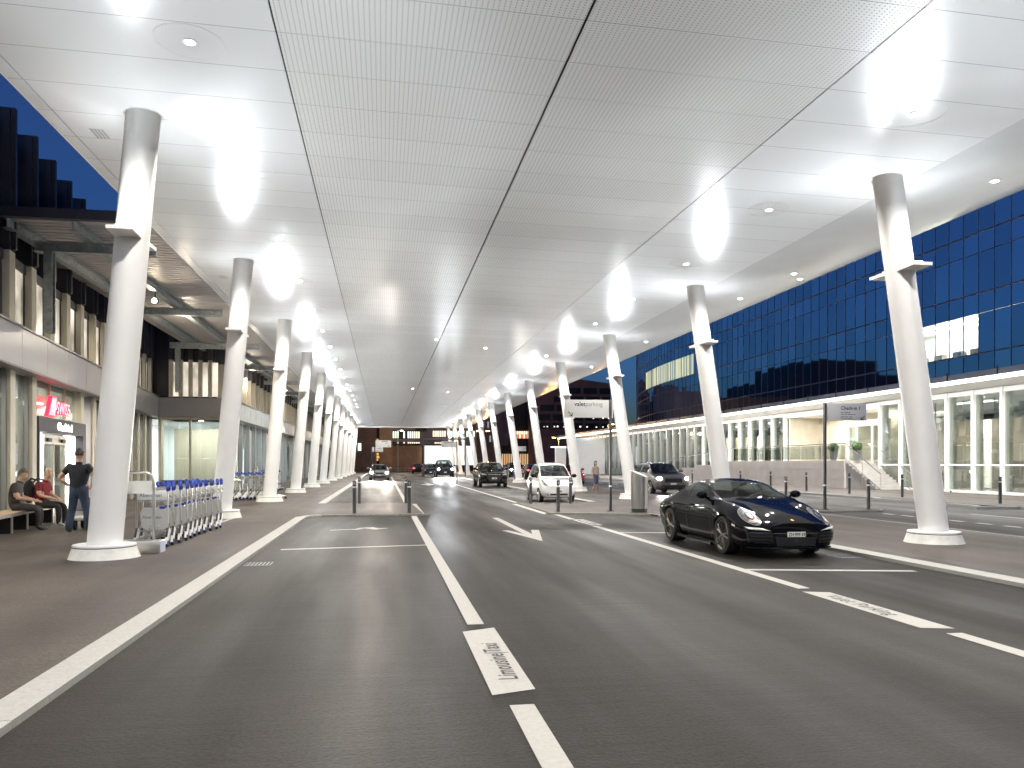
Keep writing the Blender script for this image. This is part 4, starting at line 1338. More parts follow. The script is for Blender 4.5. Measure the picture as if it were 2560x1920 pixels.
VS = [0, .6, 1, 1.5, 2, 2.3, 2.6, 3, 3.3, 3.6, 4, 4.25, 4.5, 4.75, 4.9, 5, 5.06, 5.3, 5.6, 5.9, 5.96, 6.04, 6.1, 6.3, 6.6, 7, 7.5, 8]
class Car:
    """st rows: y, zb, ws, wm, zm, wsh, zsh, wb, zbelt, wr, zr, zc"""
    def __init__(s, name, label, loc, st, paint, wheels, win, rim, lit=False, cat='car', rz=0., holes=True, nu=64, extra_y=()):
        s.root = thing(name, label, cat, loc, rz)
        s.L = st[-1][0]
        ys = [r[0] for r in st]
        cols = list(zip(*st))
        f = lambda k, y: hermite(ys, cols[k], y)
        us = [s.L*i/nu for i in range(nu+1)]
        for w_ in win.values():
            us += [w_[0], w_[1]]
        us += list(extra_y)
        us += [.02, .05, .09, s.L-.02, s.L-.06]
        us = sorted(set(round(u, 4) for u in us))
        us = [u for i, u in enumerate(us) if i == 0 or u-us[i-1] > .006 or any(abs(u-w_[k]) < 1e-4 for w_ in win.values() for k in (0, 1))]
        def ring(y):
            zb, ws, wm, zm, wsh, zsh, wb, zbt, wr, zr, zcn = [f(k, y) for k in range(1, 12)]
            P = [(0, zb), (ws*.82, zb), (ws, zb+.07), (wm, zm), (wsh, zsh), (wb, zbt), (wr, zr), (wr*.56, zr+(zcn-zr)*.80), (0, zcn)]
            out = []
            for v in VS:
                i = min(int(v), 7)
                t = v-i
                if i < 2 or i == 5 and zr-zbt > .12:
                    x = P[i][0]+(P[i+1][0]-P[i][0])*t; z = P[i][1]+(P[i+1][1]-P[i][1])*t
                    if i == 5: x += .03*math.sin(PI*t)
                else:
                    p0, p1, p2 = P[max(i-1, 1)], P[i], P[i+1]
                    p3 = P[i+2] if i+2 < 9 else (-P[7][0], P[7][1])
                    if i == 4 and zr-zbt > .12: p3 = (2*p2[0]-p1[0]-.06, 2*p2[1]-p1[1])
                    if i == 6 and zr-zbt > .12: p0 = (2*p1[0]-p2[0]+.05, 2*p1[1]-p2[1]-.06)
                    c = [.5*((2*b_)+(-a_+c_)*t+(2*a_-5*b_+4*c_-d_)*t*t+(-a_+3*b_-3*c_+d_)*t**3) for a_, b_, c_, d_ in zip(p0, p1, p2, p3)]
                    x, z = c
                out.append((x, z))
            return out
        mats = [CARM[paint], M['dark']]+[M['carglass']]*len(win)
        names = list(win)
        bm = bmesh.new()
        K = len(VS)
        rings = []
        for u in us:
            r_ = ring(u)
            vr = [bm.verts.new((x, u, z)) for x, z in r_]
            vl = [bm.verts.new((-x, u, z)) for x, z in r_[1:-1]]
            rings.append(vr+vl[::-1])
        n = 2*K-2
        for i in range(len(us)-1):
            yc = (us[i]+us[i+1])/2
            for j in range(n):
                k = j if j < K-1 else n-1-j
                vc = (VS[k]+VS[k+1])/2
                mi = 0
                for q, nm in enumerate(names):
                    y0, y1, v0, v1 = win[nm]
                    if y0 < yc < y1 and v0 < vc < v1: mi = 2+q
                fc = bm.faces.new((rings[i][j], rings[i+1][j], rings[i+1][(j+1) % n], rings[i][(j+1) % n]))
                fc.material_index = mi
                fc.smooth = True
        bm.faces.new(rings[0]); bm.faces.new(rings[-1][::-1])
        bmesh.ops.recalc_face_normals(bm, faces=bm.faces[:])
        me = bpy.data.meshes.new('body')
        bm.to_mesh(me); bm.free()
        for m in mats: me.materials.append(m)
        o = bpy.data.objects.new('body', me)
        COL.objects.link(o)
        # wheel arches
        cut = MB()
        for (wy, r_, tw, hx) in wheels:
            for sx in (-1, 1):
                cut.lathe([(r_+.045, sx*(hx-tw-.06)), (r_+.045, sx*1.4)], (0, wy, r_), 'x', 28, 1)
        co = cut.build('cutter', mats)
        md = o.modifiers.new('arch', 'BOOLEAN')
        md.operation = 'DIFFERENCE'; md.object = co; md.solver = 'EXACT'
        bpy.context.view_layer.update()
        dg = bpy.context.evaluated_depsgraph_get()
        m2 = bpy.data.meshes.new_from_object(o.evaluated_get(dg))
        if len(m2.polygons) < 100: m2 = me.copy()
        bpy.data.objects.remove(co); bpy.data.objects.remove(o)
        bm = bmesh.new(); bm.from_mesh(m2)
        s.bvh = BVHTree.FromBMesh(bm)
        def take(idx, name, m, sharp=35, side=0):
            b2 = bm.copy()
            bmesh.ops.delete(b2, geom=[f_ for f_ in b2.faces if f_.material_index not in idx or side*f_.calc_center_median().x < 0], context='FACES')
            if not b2.faces: b2.free(); return None
            e = bpy.data.meshes.new(name); b2.to_mesh(e); b2.free()
            for q in m: e.materials.append(q)
            for p in e.polygons: p.use_smooth = True
            e.set_sharp_from_angle(angle=R(sharp))
            ob = bpy.data.objects.new(name, e); COL.objects.link(ob); ob.parent = s.root
            return ob
        s.body = take((0, 1), 'body', mats[:2])
        for q, nm in enumerate(names):
            for sd in ((-1, 1) if nm.startswith('side') else (0,)):
                take((2+q,), nm.split('#')[0], [M['carglass']]*(3+q), side=sd)
        bm.free()
        # cabin
        yb0 = win['windscreen'][0]; yb1 = win['rear_window'][1] if 'rear_window' in win else s.L*.9
        zb = st[0][1]
        fl = f(8, yb0)-.28
        t = MB(); t.box((-f(7, yb0)*.88, yb0+.06, .25), (f(7, yb0)*.88, yb1-.25, fl-.12)); t.build('cabin_floor', M['cabin'], s.root)
        t = MB(); t.box((-f(7, yb0)*.9, yb0+.05, fl-.05), (f(7, yb0)*.9, yb0+.55, fl+.20), bev=.05); t.build('dashboard', M['cabin'], s.root)
        ysd = yb0+1.25
        for sx in (-1, 1):
            t = MB(); zt_ = f(11, ysd)-.22
            t.box((sx*.36-.23, ysd, fl-.2), (sx*.36+.23, ysd+.14, zt_-.17), bev=.05); t.box((sx*.36-.12, ysd+.03, zt_-.15), (sx*.36+.12, ysd+.12, zt_), bev=.04)
            t.build('seat', M['seat'], s.root)
        t = MB(); t.tube([(.36+.18*math.cos(a*PI/10), yb0+.62+.05*math.sin(a*PI/10), fl+.18+.17*math.sin(a*PI/10)) for a in range(20)], .016, 6, closed=True); t.build('steering_wheel', M['black'], s.root)
        for (wy, r_, tw, hx) in wheels:
            for sx in (-1, 1):
                s.wheel(wy, r_, tw, hx, sx, rim)
        s.win = win
        s.f = f
    def wheel(s, wy, r, tw, hx, sx, rim):
        t = MB()
        x0, x1 = hx-tw, hx
        rr = r*(.76 if rim != 'van' else .68)
        t.lathe([(rr, x0), (r*.96, x0), (r, x0+.03), (r, x1-.035), (r*.965, x1-.006), (rr+.02, x1), (rr, x1-.015)], (0, 0, 0), 'x', 36)
        w_ = t.build('wheel', M['rubber'], s.root, loc=(0, wy, r), sharp=40)
        if sx < 0: w_.rotation_euler = (0, 0, PI)
        t = MB()
        t.lathe([(rr+.006, x1-.012), (rr-.004, x1+.002), (rr-.028, x1-.012), (rr-.03, x1-.08)], (0, 0, 0), 'x', 36, cap=False)
        n = {'ten': 10, 'five': 5, 'seven': 7, 'van': 5}[rim]
        for k in range(n):
            if rim == 'ten':
                a = 2*PI*(k//2)/5+(.19 if k % 2 else -.19); a0 = 2*PI*(k//2)/5+(.07 if k % 2 else -.07)
            else:
                a = a0 = 2*PI*k/n
            p0 = Vector((x1-.022, .05*math.cos(a0), .05*math.sin(a0))); p1 = Vector((x1-.012, (rr-.01)*math.cos(a), (rr-.01)*math.sin(a)))
            t.tube([p0, p0.lerp(p1, .5)+Vector((.004, 0, 0)), p1], [.024, .017, .014] if rim == 'ten' else [.04, .033, .036], 6)
        t.lathe([(.065, x1-.05), (.062, x1-.012), (.03, x1-.004), (.001, x1-.003)], (0, 0, 0), 'x', 16)
        t.lathe([(rr-.02, x1-.085), (.001, x1-.085)], (0, 0, 0), 'x', 24, 1, cap=False)
        t.lathe([(rr*.72, x1-.083), (rr*.72, x1-.07), (.08, x1-.07)], (0, 0, 0), 'x', 24, 2, cap=False)
        t.build('rim', [M['rim_dark'] if rim == 'ten' else M['rim_silver'], M['black'], M['galv']], w_, sharp=40)
    def hit(s, a, b, axis):
        if axis == 'y': o, d = Vector((a, -2, b)), Vector((0, 1, 0))
        elif axis == 'yr': o, d = Vector((a, s.L+2, b)), Vector((0, -1, 0))
        elif axis == 'x+': o, d = Vector((3, a, b)), Vector((-1, 0, 0))
        elif axis == 'x-': o, d = Vector((-3, a, b)), Vector((1, 0, 0))
        else: o, d = Vector((a, b, 4)), Vector((0, 0, -1))
        h = s.bvh.ray_cast(o, d)
        if h[0] is None:
            h = s.bvh.find_nearest(o+d*2)
        return h[0], h[1]
    def patch(s, outline, axis, name, m, off=.004, dome=0., rings=4, parent=None, hole=0.):
        """a thin skin following the body inside the outline (a, b)"""
        n = len(outline)
        ca = sum(p[0] for p in outline)/n; cb = sum(p[1] for p in outline)/n
        t = MB()
        R_ = []
        for q in range(rings+1):
            k = hole+(1-hole)*q/rings
            row = []
            for (a, b) in outline:
                h, nn = s.hit(ca+(a-ca)*k, cb+(b-cb)*k, axis)
                d = Vector({'y': (0, -1, 0), 'yr': (0, 1, 0), 'x+': (1, 0, 0), 'x-': (-1, 0, 0), 'z': (0, 0, 1)}[axis])
                row.append(t.bm.verts.new(h+d*(off+dome*(1-k*k))))
            R_.append(row)
        for A, B in zip(R_, R_[1:]):
            for j in range(n):
                t.bm.faces.new((A[j], A[(j+1) % n], B[(j+1) % n], B[j]))
        bmesh.ops.remove_doubles(t.bm, verts=t.bm.verts[:], dist=.0002)
        return t.build(name, m, parent or s.root, sharp=50)
    def mirror(s, y, z, x, paint, size=1.):
        for sx in (-1, 1):
            t = MB()
            t.ball((sx*(x+.14*size), y-.02, z+.05*size), (.115*size, .075*size, .075*size), 14, 8)
            t.tube([(sx*(x-.06), y+.05, z-.05), (sx*(x+.04), y+.01, z), (sx*(x+.1), y, z+.03)], .025*size, 6)
            t.build('wing_mirror', CARM[paint] if paint in CARM else M[paint], s.root, sharp=50)
    def plate(s, x, z, text='', w_=.30, h=.08):
        hh, _ = s.hit(x, z, 'y')
        t = MB(); t.box((x-w_/2, hh.y-.025, z-h/2), (x+w_/2, hh.y-.008, z+h/2))
        p = t.build('number_plate', M['plate'], s.root)
        if text == '|':
            word_bars(p, x-w_*.38, hh.y-.028, z-h*.25, (w_*.14, w_*.5), h*.5, M['ink'], 'plate_characters')
        elif text:
            lettering(text, h*.98, M['ink'], p, (x-w_*.46, hh.y-.0255, z-h*.34), (R(90), 0, 0), extrude=.001, sx=.80*w_/.30, bold=.0015)
        return p
def ell(cx, cz, rx, rz, n=22, rot=0.):
    return [(cx+rx*math.cos(2*PI*i/n)*math.cos(rot)-rz*math.sin(2*PI*i/n)*math.sin(rot), cz+rx*math.cos(2*PI*i/n)*math.sin(rot)+rz*math.sin(2*PI*i/n)*math.cos(rot)) for i in range(n)]
def boxo(x0, z0, x1, z1, n=5):
    P = []
    for (a, b) in (((x0, z0), (x1, z0)), ((x1, z0), (x1, z1)), ((x1, z1), (x0, z1)), ((x0, z1), (x0, z0))):
        for i in range(n): P.append((a[0]+(b[0]-a[0])*i/n, a[1]+(b[1]-a[1])*i/n))
    return P
def polyo(pts, n=4):
    P = []
    for a, b in zip(pts, pts[1:]+pts[:1]):
        for i in range(n): P.append((a[0]+(b[0]-a[0])*i/n, a[1]+(b[1]-a[1])*i/n))
    return P

# ---- black sports coupe
#      y    zb   ws   wm   zm   wsh  zsh  wb   zbt  wr   zr   zc
ST = [(0.00, .20, .40, .45, .34, .45, .46, .42, .55, .26, 0.590, 0.600),
      (0.07, .17, .60, .66, .34, .66, .47, .58, .555, .40, 0.613, 0.623),
      (0.20, .14, .74, .79, .36, .79, .50, .68, .60, .45, 0.653, 0.663),
      (0.35, .13, .79, .84, .38, .84, .53, .70, .655, .45, 0.698, 0.708),
      (0.52, .13, .81, .865, .40, .87, .58, .70, .735, .44, 0.744, 0.754),
      (0.75, .13, .82, .875, .42, .885, .64, .70, .825, .43, 0.801, 0.811),
      (0.97, .13, .83, .885, .42, .893, .67, .70, .875, .43, 0.849, 0.859),
      (1.25, .13, .83, .875, .42, .895, .70, .73, .912, .50, 0.901, 0.911),
      (1.45, .13, .83, .87, .42, .895, .71, .80, .925, .67, 0.948, 0.942),
      (1.85, .13, .83, .87, .42, .895, .72, .80, .93, .645, 1.07, 1.095),
      (2.25, .13, .83, .87, .42, .895, .73, .79, .935, .60, 1.205, 1.25),
      (2.60, .13, .83, .875, .42, .90, .74, .785, .945, .575, 1.245, 1.30),
      (2.95, .13, .83, .88, .43, .915, .75, .785, .965, .56, 1.205, 1.26),
      (3.30, .13, .84, .90, .44, .93, .76, .78, .985, .555, 1.105, 1.165),
      (3.60, .14, .84, .90, .44, .93, .76, .77, .955, .555, 1.01, 1.05),
      (3.95, .16, .82, .88, .44, .90, .74, .74, .875, .54, .90, .92),
      (4.27, .20, .74, .80, .45, .81, .68, .66, .775, .48, .80, .81),
      (4.42, .24, .62, .68, .46, .68, .63, .54, .70, .40, .72, .725),
      (4.49, .30, .48, .52, .46, .50, .57, .42, .62, .30, .64, .645)]
PX, PY = 6.76, 12.13
car = Car('sports_car', 'glossy black sports coupe with round headlights parked in the valet bay', (PX, PY, 0), ST, 'gloss black',
          [(.95, .335, .245, .885), (3.40, .34, .30, .925)], {'windscreen': (1.47, 2.24, 6.1, 8), 'side_window': (1.64, 2.62, 5.06, 5.9), 'side_window#': (2.68, 3.36, 5.06, 5.9), 'rear_window': (2.98, 3.64, 6.1, 8)}, 'ten', extra_y=(1.52, 1.56, 2.54))
for sx in (-1, 1):
    a = ('x+' if sx > 0 else 'x-')
    r_ = sx*.30
    hl = car.patch(ell(sx*.64, .692, .115, .125, rot=r_), 'y', 'headlight', M['lampglass'], .006, .022)
    car.patch(ell(sx*.64, .692, .123, .133, rot=r_), 'y', 'headlight_rim', M['chrome'], .010, 0, 1, hl, hole=.90)
    car.patch(ell(sx*.635, .712, .066, .064), 'y', 'headlight_bezel', M['black'], .034, .006, 2, hl)
    car.patch(ell(sx*.635, .712, .042, .042), 'y', 'headlight_lens', M['chrome'], .044, .012, 2, hl)
    car.patch(ell(sx*.665, .622, .05, .024), 'y', 'turn_lamp', pm('amber turn lamp', (.42, .30, .24), .2), .034, .004, 2, hl)
    car.patch(polyo([(sx*.44, .475), (sx*.76, .495), (sx*.80, .535), (sx*.60, .522)]), 'y', 'daytime_lamp', pm('clear lamp strip', (.75, .75, .70), .15, .2), .014, .012)
    car.patch(polyo([(sx*.40, .27), (sx*.76, .27), (sx*.80, .46), (sx*.42, .452)]), 'y', 'air_intake', M['black'], .006)
    for q in range(3):
        car.patch(polyo([(sx*.42, .30+q*.055), (sx*.74, .30+q*.055), (sx*.76, .312+q*.055), (sx*.42, .312+q*.055)]), 'y', 'intake_blade', CARM['gloss black'], .018)
    car.patch(polyo([(.44, .52), (.54, .53), (.55, .565), (.46, .55)]), a, 'side_marker', pm('marker lamp', (.62, .58, .45), .25), .006)
    t = MB(); t.prism([(sx*.84, 1.38, .10), (sx*.905, 1.38, .12), (sx*.925, 2.98, .15), (sx*.84, 2.98, .13)], (0, 0, .055)); t.build('sill_skirt', CARM['gloss black'], car.root)
    hh, _ = car.hit(2.30, .80, a)
    t = MB(); t.box((hh.x-.01, 2.22, .80), (hh.x+sx*.022, 2.42, .83), bev=.008); t.build('door_handle', CARM['gloss black'], car.root)
    car.patch(polyo([(2.545, .25), (2.56, .25), (2.56, .90), (2.545, .90)]), a, 'door_gap', M['dark'], .002, rings=2)
    car.patch(polyo([(1.435, .25), (1.445, .25), (1.48, .88), (1.47, .88)]), a, 'door_gap', M['dark'], .002, rings=2)
car.patch(polyo([(-.34, .22), (.34, .22), (.37, .37), (-.37, .37)]), 'y', 'centre_intake', M['black'], .006)
hh, _ = car.hit(0, .18, 'y')
t = MB()
pts = []
for i in range(25):
    x = -.78+1.56*i/24
    h_, _ = car.hit(x, .215, 'y')
    pts.append(Vector((x, h_.y-.012, .185)))
t.tube(pts, .016, 6); t.build('front_lip', CARM['gloss black'], car.root)
t = MB()
pts = [Vector((x, car.hit(x, .47, 'y')[0].y-.004, .43+.0*abs(x))) for x in [-.40+.8*i/12 for i in range(13)]]
t.tube(pts, .008, 5); t.build('bumper_trim', M['black'], car.root)
car.patch(ell(0, .31, .045, .03), 'y', 'sensor', M['ink'], .012)
car.plate(0, .415, 'ZH\u00b7999 695', .315, .082)
car.patch([(p[0], p[1]) for p in ell(0, .12, .03, .04)], 'z', 'emblem', M['gold'], .004)
car.mirror(1.72, .965, .80, 'gloss black', .95)
for q in range(2):
    t = MB(); p0 = Vector((-.50+q*.62, 1.42, .925)); t.tube([p0, p0+Vector((.30, .07, .045)), p0+Vector((.58, .07, .05))], .008, 5); t.build('wiper', M['black'], car.root)

def simple_front(c, zl, xl, rx, rz, zg0, zg1, xg, zlow0, zlow1, xlow, platez, lit=False, rot=.35, plate=''):
    for sx in (-1, 1):
        hl = c.patch(ell(sx*xl, zl, rx, rz, rot=sx*rot), 'y', 'headlight', M['lampglass'], .006, .015)
        if lit: c.patch(ell(sx*xl*.98, zl, min(rx, .11), min(rz, .095)), 'y', 'headlight_lens', M['beam'], .03, .01, 2, hl)
        else: c.patch(ell(sx*xl*.97, zl-.005, min(rx, rz)*.62, min(rx, rz)*.62), 'y', 'headlight_lens', M['chrome'], .02, .01, 2, hl)
    if xg: c.patch(boxo(-xg, zg0, xg, zg1), 'y', 'grille', M['black'], .008)
    if xlow: c.patch(boxo(-xlow, zlow0, xlow, zlow1), 'y', 'lower_intake', M['black'], .008)
    c.plate(0, platez, plate, .30, .09)

# ---- white electric minicar
ST = [(0.00, .26, .40, .50, .40, .50, .52, .44, .62, .34, .68, .70),
      (0.10, .22, .58, .66, .42, .66, .58, .60, .70, .46, .77, .80),
      (0.28, .20, .64, .71, .44, .715, .66, .66, .84, .52, .885, .91),
      (0.52, .20, .66, .725, .46, .735, .74, .685, .93, .58, .97, .99),
      (0.62, .20, .66, .725, .46, .735, .76, .69, .95, .62, 1.02, 1.03),
      (0.95, .20, .66, .725, .46, .735, .78, .69, .965, .595, 1.26, 1.28),
      (1.30, .20, .66, .725, .46, .735, .79, .69, .975, .55, 1.47, 1.51),
      (1.70, .20, .66, .725, .46, .735, .80, .69, .985, .535, 1.55, 1.605),
      (2.30, .20, .66, .725, .46, .735, .81, .69, .995, .53, 1.545, 1.60),
      (2.80, .20, .66, .725, .46, .735, .82, .68, 1.01, .52, 1.48, 1.53),
      (3.10, .22, .64, .71, .48, .72, .82, .66, 1.0, .50, 1.33, 1.38),
      (3.32, .26, .58, .65, .50, .66, .80, .60, .96, .45, 1.10, 1.14),
      (3.40, .32, .48, .54, .52, .54, .74, .48, .88, .36, .96, .98)]
mc = Car('minicar', 'small white egg shaped electric car parked behind the bollards', (6.93, 30.75, 0), ST, 'white',
         [(.56, .285, .15, .715), (3.0-.0, .285, .175, .72)], {'windscreen': (.66, 1.30, 6.1, 8), 'side_window': (.92, 1.68, 5.06, 5.9), 'side_window#': (1.76, 2.70, 5.06, 5.9), 'rear_window': (2.85, 3.25, 6.1, 8)}, 'five', nu=50, extra_y=(1.7, 1.74))
for sx in (-1, 1):
    hl = mc.patch(polyo([(sx*.40, .655), (sx*.60, .70), (sx*.66, .90), (sx*.60, .93), (sx*.50, .78)]), 'y', 'headlight', M['lampglass'], .008, .015)
    mc.patch(ell(sx*.585, .82, .035, .04), 'y', 'headlight_lens', M['chrome'], .026, .01, 2, hl)
    mc.patch(ell(sx*.45, .335, .035, .03), 'y', 'fog_lamp', M['galv'], .008)
    a = 'x+' if sx > 0 else 'x-'
    mc.patch(polyo([(1.715, .30), (1.725, .30), (1.725, .97), (1.715, .97)]), a, 'door_gap', M['dark'], .002, rings=2)
    mc.patch(polyo([(.90, .30), (.91, .30), (.93, .95), (.92, .95)]), a, 'door_gap', M['dark'], .002, rings=2)
mc.patch(boxo(-.36, .30, .36, .375), 'y', 'lower_intake', M['black'], .006)
mc.patch(polyo([(-.52, .925), (.52, .925), (.50, .985), (-.50, .985)], 8), 'y', 'cowl_panel', M['black'], .006)
mc.plate(0, .47, '|', .30, .085)
mc.mirror(.98, 1.02, .70, 'black', 1.05)

# ---- generic hatch / suv / van / saloon profiles
def prof(L, W, H, hood, hoodz, cowl, wtop, tail, clr, nosez, wag=True):
    w = W/2
    s = W/1.9
    belt = hoodz+.07
    rt = H-.05
    P = [(0, clr+.10, w*.62, w*.70, nosez*.62, w*.70, nosez*.80, w*.64, nosez*.93, w*.45, nosez*.98, nosez),
         (.10, clr+.04, w*.80, w*.88, nosez*.60, w*.88, nosez*.82, w*.80, nosez*.98, w*.58, nosez*1.04, nosez*1.06),
         (.32, clr, w*.88, w*.955, nosez*.60, w*.96, nosez*.86, w*.88, hoodz*.90, w*.64, hoodz*.91, hoodz*.925),
         (hood*.7, clr, w*.90, w*.975, nosez*.60, w*.99, nosez*.9, w*.91, hoodz*.97, w*.66, hoodz*.975, hoodz*.985),
         (cowl, clr, w*.90, w*.975, nosez*.60, w, nosez*.92, w*.92, belt-.01, w*.76, hoodz+.03, hoodz+.03),
         (cowl+(wtop-cowl)*.5, clr, w*.90, w*.975, nosez*.60, w, nosez*.94, w*.92, belt, w*.73, hoodz+.03+(rt-hoodz)*.55, hoodz+.03+(H-hoodz)*.56),
         (wtop, clr, w*.90, w*.975, nosez*.60, w, nosez*.95, w*.92, belt+.01, w*.68, rt-.03, H-.03),
         (wtop+.6, clr, w*.90, w*.975, nosez*.60, w, nosez*.95, w*.92, belt+.02, w*.665, rt, H)]
    if wag:
        P += [(L-.75, clr, w*.90, w*.975, nosez*.62, w, nosez*.97, w*.91, belt+.05, w*.65, rt-.03, H-.035),
              (L-.28, clr+.04, w*.86, w*.94, nosez*.62, w*.96, nosez*.97, w*.87, belt+.06, w*.61, rt-.16, H-.16),
              (L-.07, clr+.1, w*.80, w*.88, nosez*.64, w*.89, nosez*.96, w*.80, belt, w*.56, belt+.20, belt+.22),
              (L, clr+.2, w*.66, w*.74, nosez*.64, w*.75, nosez*.9, w*.66, belt-.12, w*.5, belt-.04, belt-.02)]
    else:
        P += [(L-1.75, clr, w*.90, w*.975, nosez*.62, w, nosez*.97, w*.91, belt+.03, w*.65, rt-.02, H-.02),
              (L-.95, clr, w*.90, w*.97, nosez*.62, w*.99, nosez*.97, w*.89, belt+.03, w*.66, belt+.08, belt+.09),
              (L-.12, clr+.08, w*.80, w*.90, nosez*.64, w*.91, nosez*.96, w*.82, belt-.03, w*.6, belt, belt+.01),
              (L, clr+.2, w*.66, w*.76, nosez*.64, w*.77, nosez*.9, w*.66, belt-.15, w*.5, belt-.1, belt-.1)]
    return P
def generic(name, label, loc, paint, L, W, H, hood, hoodz, cowl, wtop, clr, nosez, wag, wr, wb, fo, cat='car', rim='five', rz=0.):
    st = prof(L, W, H, hood, hoodz, cowl, wtop, 0, clr, nosez, wag)
    e1 = L-.75 if wag else L-1.75
    win = {'windscreen': (cowl+.04, wtop-.02, 6.1, 8), 'side_window': (cowl+.42, (cowl+e1)/2+.1, 5.06, 5.9), 'side_window#': ((cowl+e1)/2+.2, e1+(.35 if wag else .45), 5.06, 5.9),
           'rear_window': (L-.45, L-.12, 6.1, 8) if wag else (L-1.7, L-1.0, 6.1, 8)}
    c = Car(name, label, loc, st, paint, [(fo, wr, .22, W/2-.01), (fo+wb, wr, .22, W/2-.01)], win, rim, cat=cat, nu=44, rz=rz)
    c.mirror(cowl+.55, hoodz+.14, W/2*.93, paint, 1.15)
    return c
# black suv
c = generic('suv', 'black suv parked facing the camera behind the white electric car', (7.12, 50.6, 0), 'black', 4.63, 1.90, 1.66, 1.05, 1.02, 1.15, 1.95, .24, .92, True, .36, 2.81, .92)
for sx in (-1, 1):
    hl = c.patch(polyo([(sx*.50, .78), (sx*.80, .82), (sx*.86, .93), (sx*.70, .92), (sx*.52, .84)]), 'y', 'headlight', M['lampglass'], .01, .015)
    c.patch(ell(sx*.62, .845, .04, .035), 'y', 'headlight_lens', M['chrome'], .03, .01, 2, hl)
    c.patch(boxo(sx*.50, .42, sx*.80, .55), 'y', 'air_intake', M['black'], .008)
c.patch(polyo([(-.34, .42), (.34, .42), (.45, .62), (.42, .86), (-.42, .86), (-.45, .62)]), 'y', 'grille', M['black'], .01)
c.patch(polyo([(-.42, .84), (.42, .84), (.40, .87), (-.40, .87)]), 'y', 'grille_trim', M['chrome'], .016)
c.plate(0, .60, '|', .32, .09)
# navy van with lights on
c = generic('van', 'dark blue van with blazing headlights driving towards the camera', (6.72, 86.4, 0), 'navy', 4.9, 2.05, 1.96, .80, 1.12, .85, 1.75, .26, .98, True, .35, 3.0, .92, 'van')
simple_front(c, .90, .76, .15, .11, .68, .86, .44, .36, .52, .6, .58, True)
for sx in (-1, 1):
    lamp('SPOT', 'headlamp_beam', (6.72+sx*.74, 86.2, .9), 2000, (.90, .95, 1), .07, (R(82), 0, PI), R(34), .9)
# dark estate half hidden behind the van
c = generic('estate_car', 'dark car half hidden to the left of the blue van', (5.55, 93.5, 0), 'navy', 4.5, 1.82, 1.55, 1.0, .95, 1.1, 1.9, .22, .86, True, .33, 2.7, .9)
simple_front(c, .74, .68, .16, .09, .55, .76, .4, .28, .42, .6, .5)
# silver saloon with lights on
c = generic('saloon_car', 'silver car with dazzling headlights coming up the left taxi lane', (-.36, 71.6, 0), 'silver', 4.5, 1.82, 1.50, 1.02, .93, 1.1, 1.85, .2, .84, False, .32, 2.65, .9)
simple_front(c, .72, .70, .14, .09, .58, .70, .42, .28, .42, .6, .5, True)
for sx in (-1, 1):
    lamp('SPOT', 'headlamp_beam', (-.36+sx*.66, 71.45, .72), 2600, (1, .90, .78), .07, (R(80), 0, PI), R(40), .9)
# grey suv on the right-hand road
c = generic('suv', 'grey suv with lit headlights driving on the right hand road behind the steel bin', (14.35, 37.6, 0), 'grey', 4.5, 1.88, 1.62, 1.0, 1.0, 1.12, 1.9, .24, .90, True, .35, 2.7, .9)
simple_front(c, .82, .74, .16, .08, .62, .82, .45, .34, .48, .62, .55, True)
for sx in (-1, 1):
    lamp('SPOT', 'headlamp_beam', (14.35+sx*.7, 37.45, .8), 350, (1, .93, .84), .07, (R(76), 0, PI), R(50), .9)
# cars further along that road
c = generic('hatchback', 'red hatchback on the right hand road behind the white electric car', (13.95, 56.5, 0), 'red', 4.0, 1.72, 1.46, .85, .92, .95, 1.7, .2, .82, True, .31, 2.5, .8)
simple_front(c, .72, .64, .15, .08, .5, .6, .35, .27, .4, .55, .48)
c = generic('suv', 'dark suv with lit headlights between the far right columns', (14.5, 84.5, 0), 'navy', 4.6, 1.88, 1.66, 1.0, 1.02, 1.12, 1.95, .24, .92, True, .36, 2.75, .9)
simple_front(c, .84, .74, .15, .08, .62, .84, .45, .34, .48, .62, .55, True)
lamp('SPOT', 'headlamp_beam', (14.5, 84.3, .85), 700, (1, .93, .84), .08, (R(78), 0, PI), R(50), .9)
c = generic('hatchback', 'dark car with glowing red tail lamps driving away on the right hand road', (14.2, 77.5, 0), 'black', 4.0, 1.75, 1.5, .85, .94, .95, 1.7, .2, .84, True, .31, 2.5, .8, rz=PI)
for sx in (-1, 1):
    c.patch(ell(sx*.62, .92, .12, .07), 'yr', 'tail_lamp', M['tail'], .01)
c = generic('taxi', 'dark car with red tail lamps turning away at the far end of the road', (5.2, 124, 0), 'black', 4.4, 1.8, 1.5, .95, .94, 1.0, 1.8, .2, .84, False, .31, 2.6, .85, rz=PI)
for sx in (-1, 1):
    c.patch(ell(sx*.66, .80, .17, .08), 'yr', 'tail_lamp', M['tail'], .01)
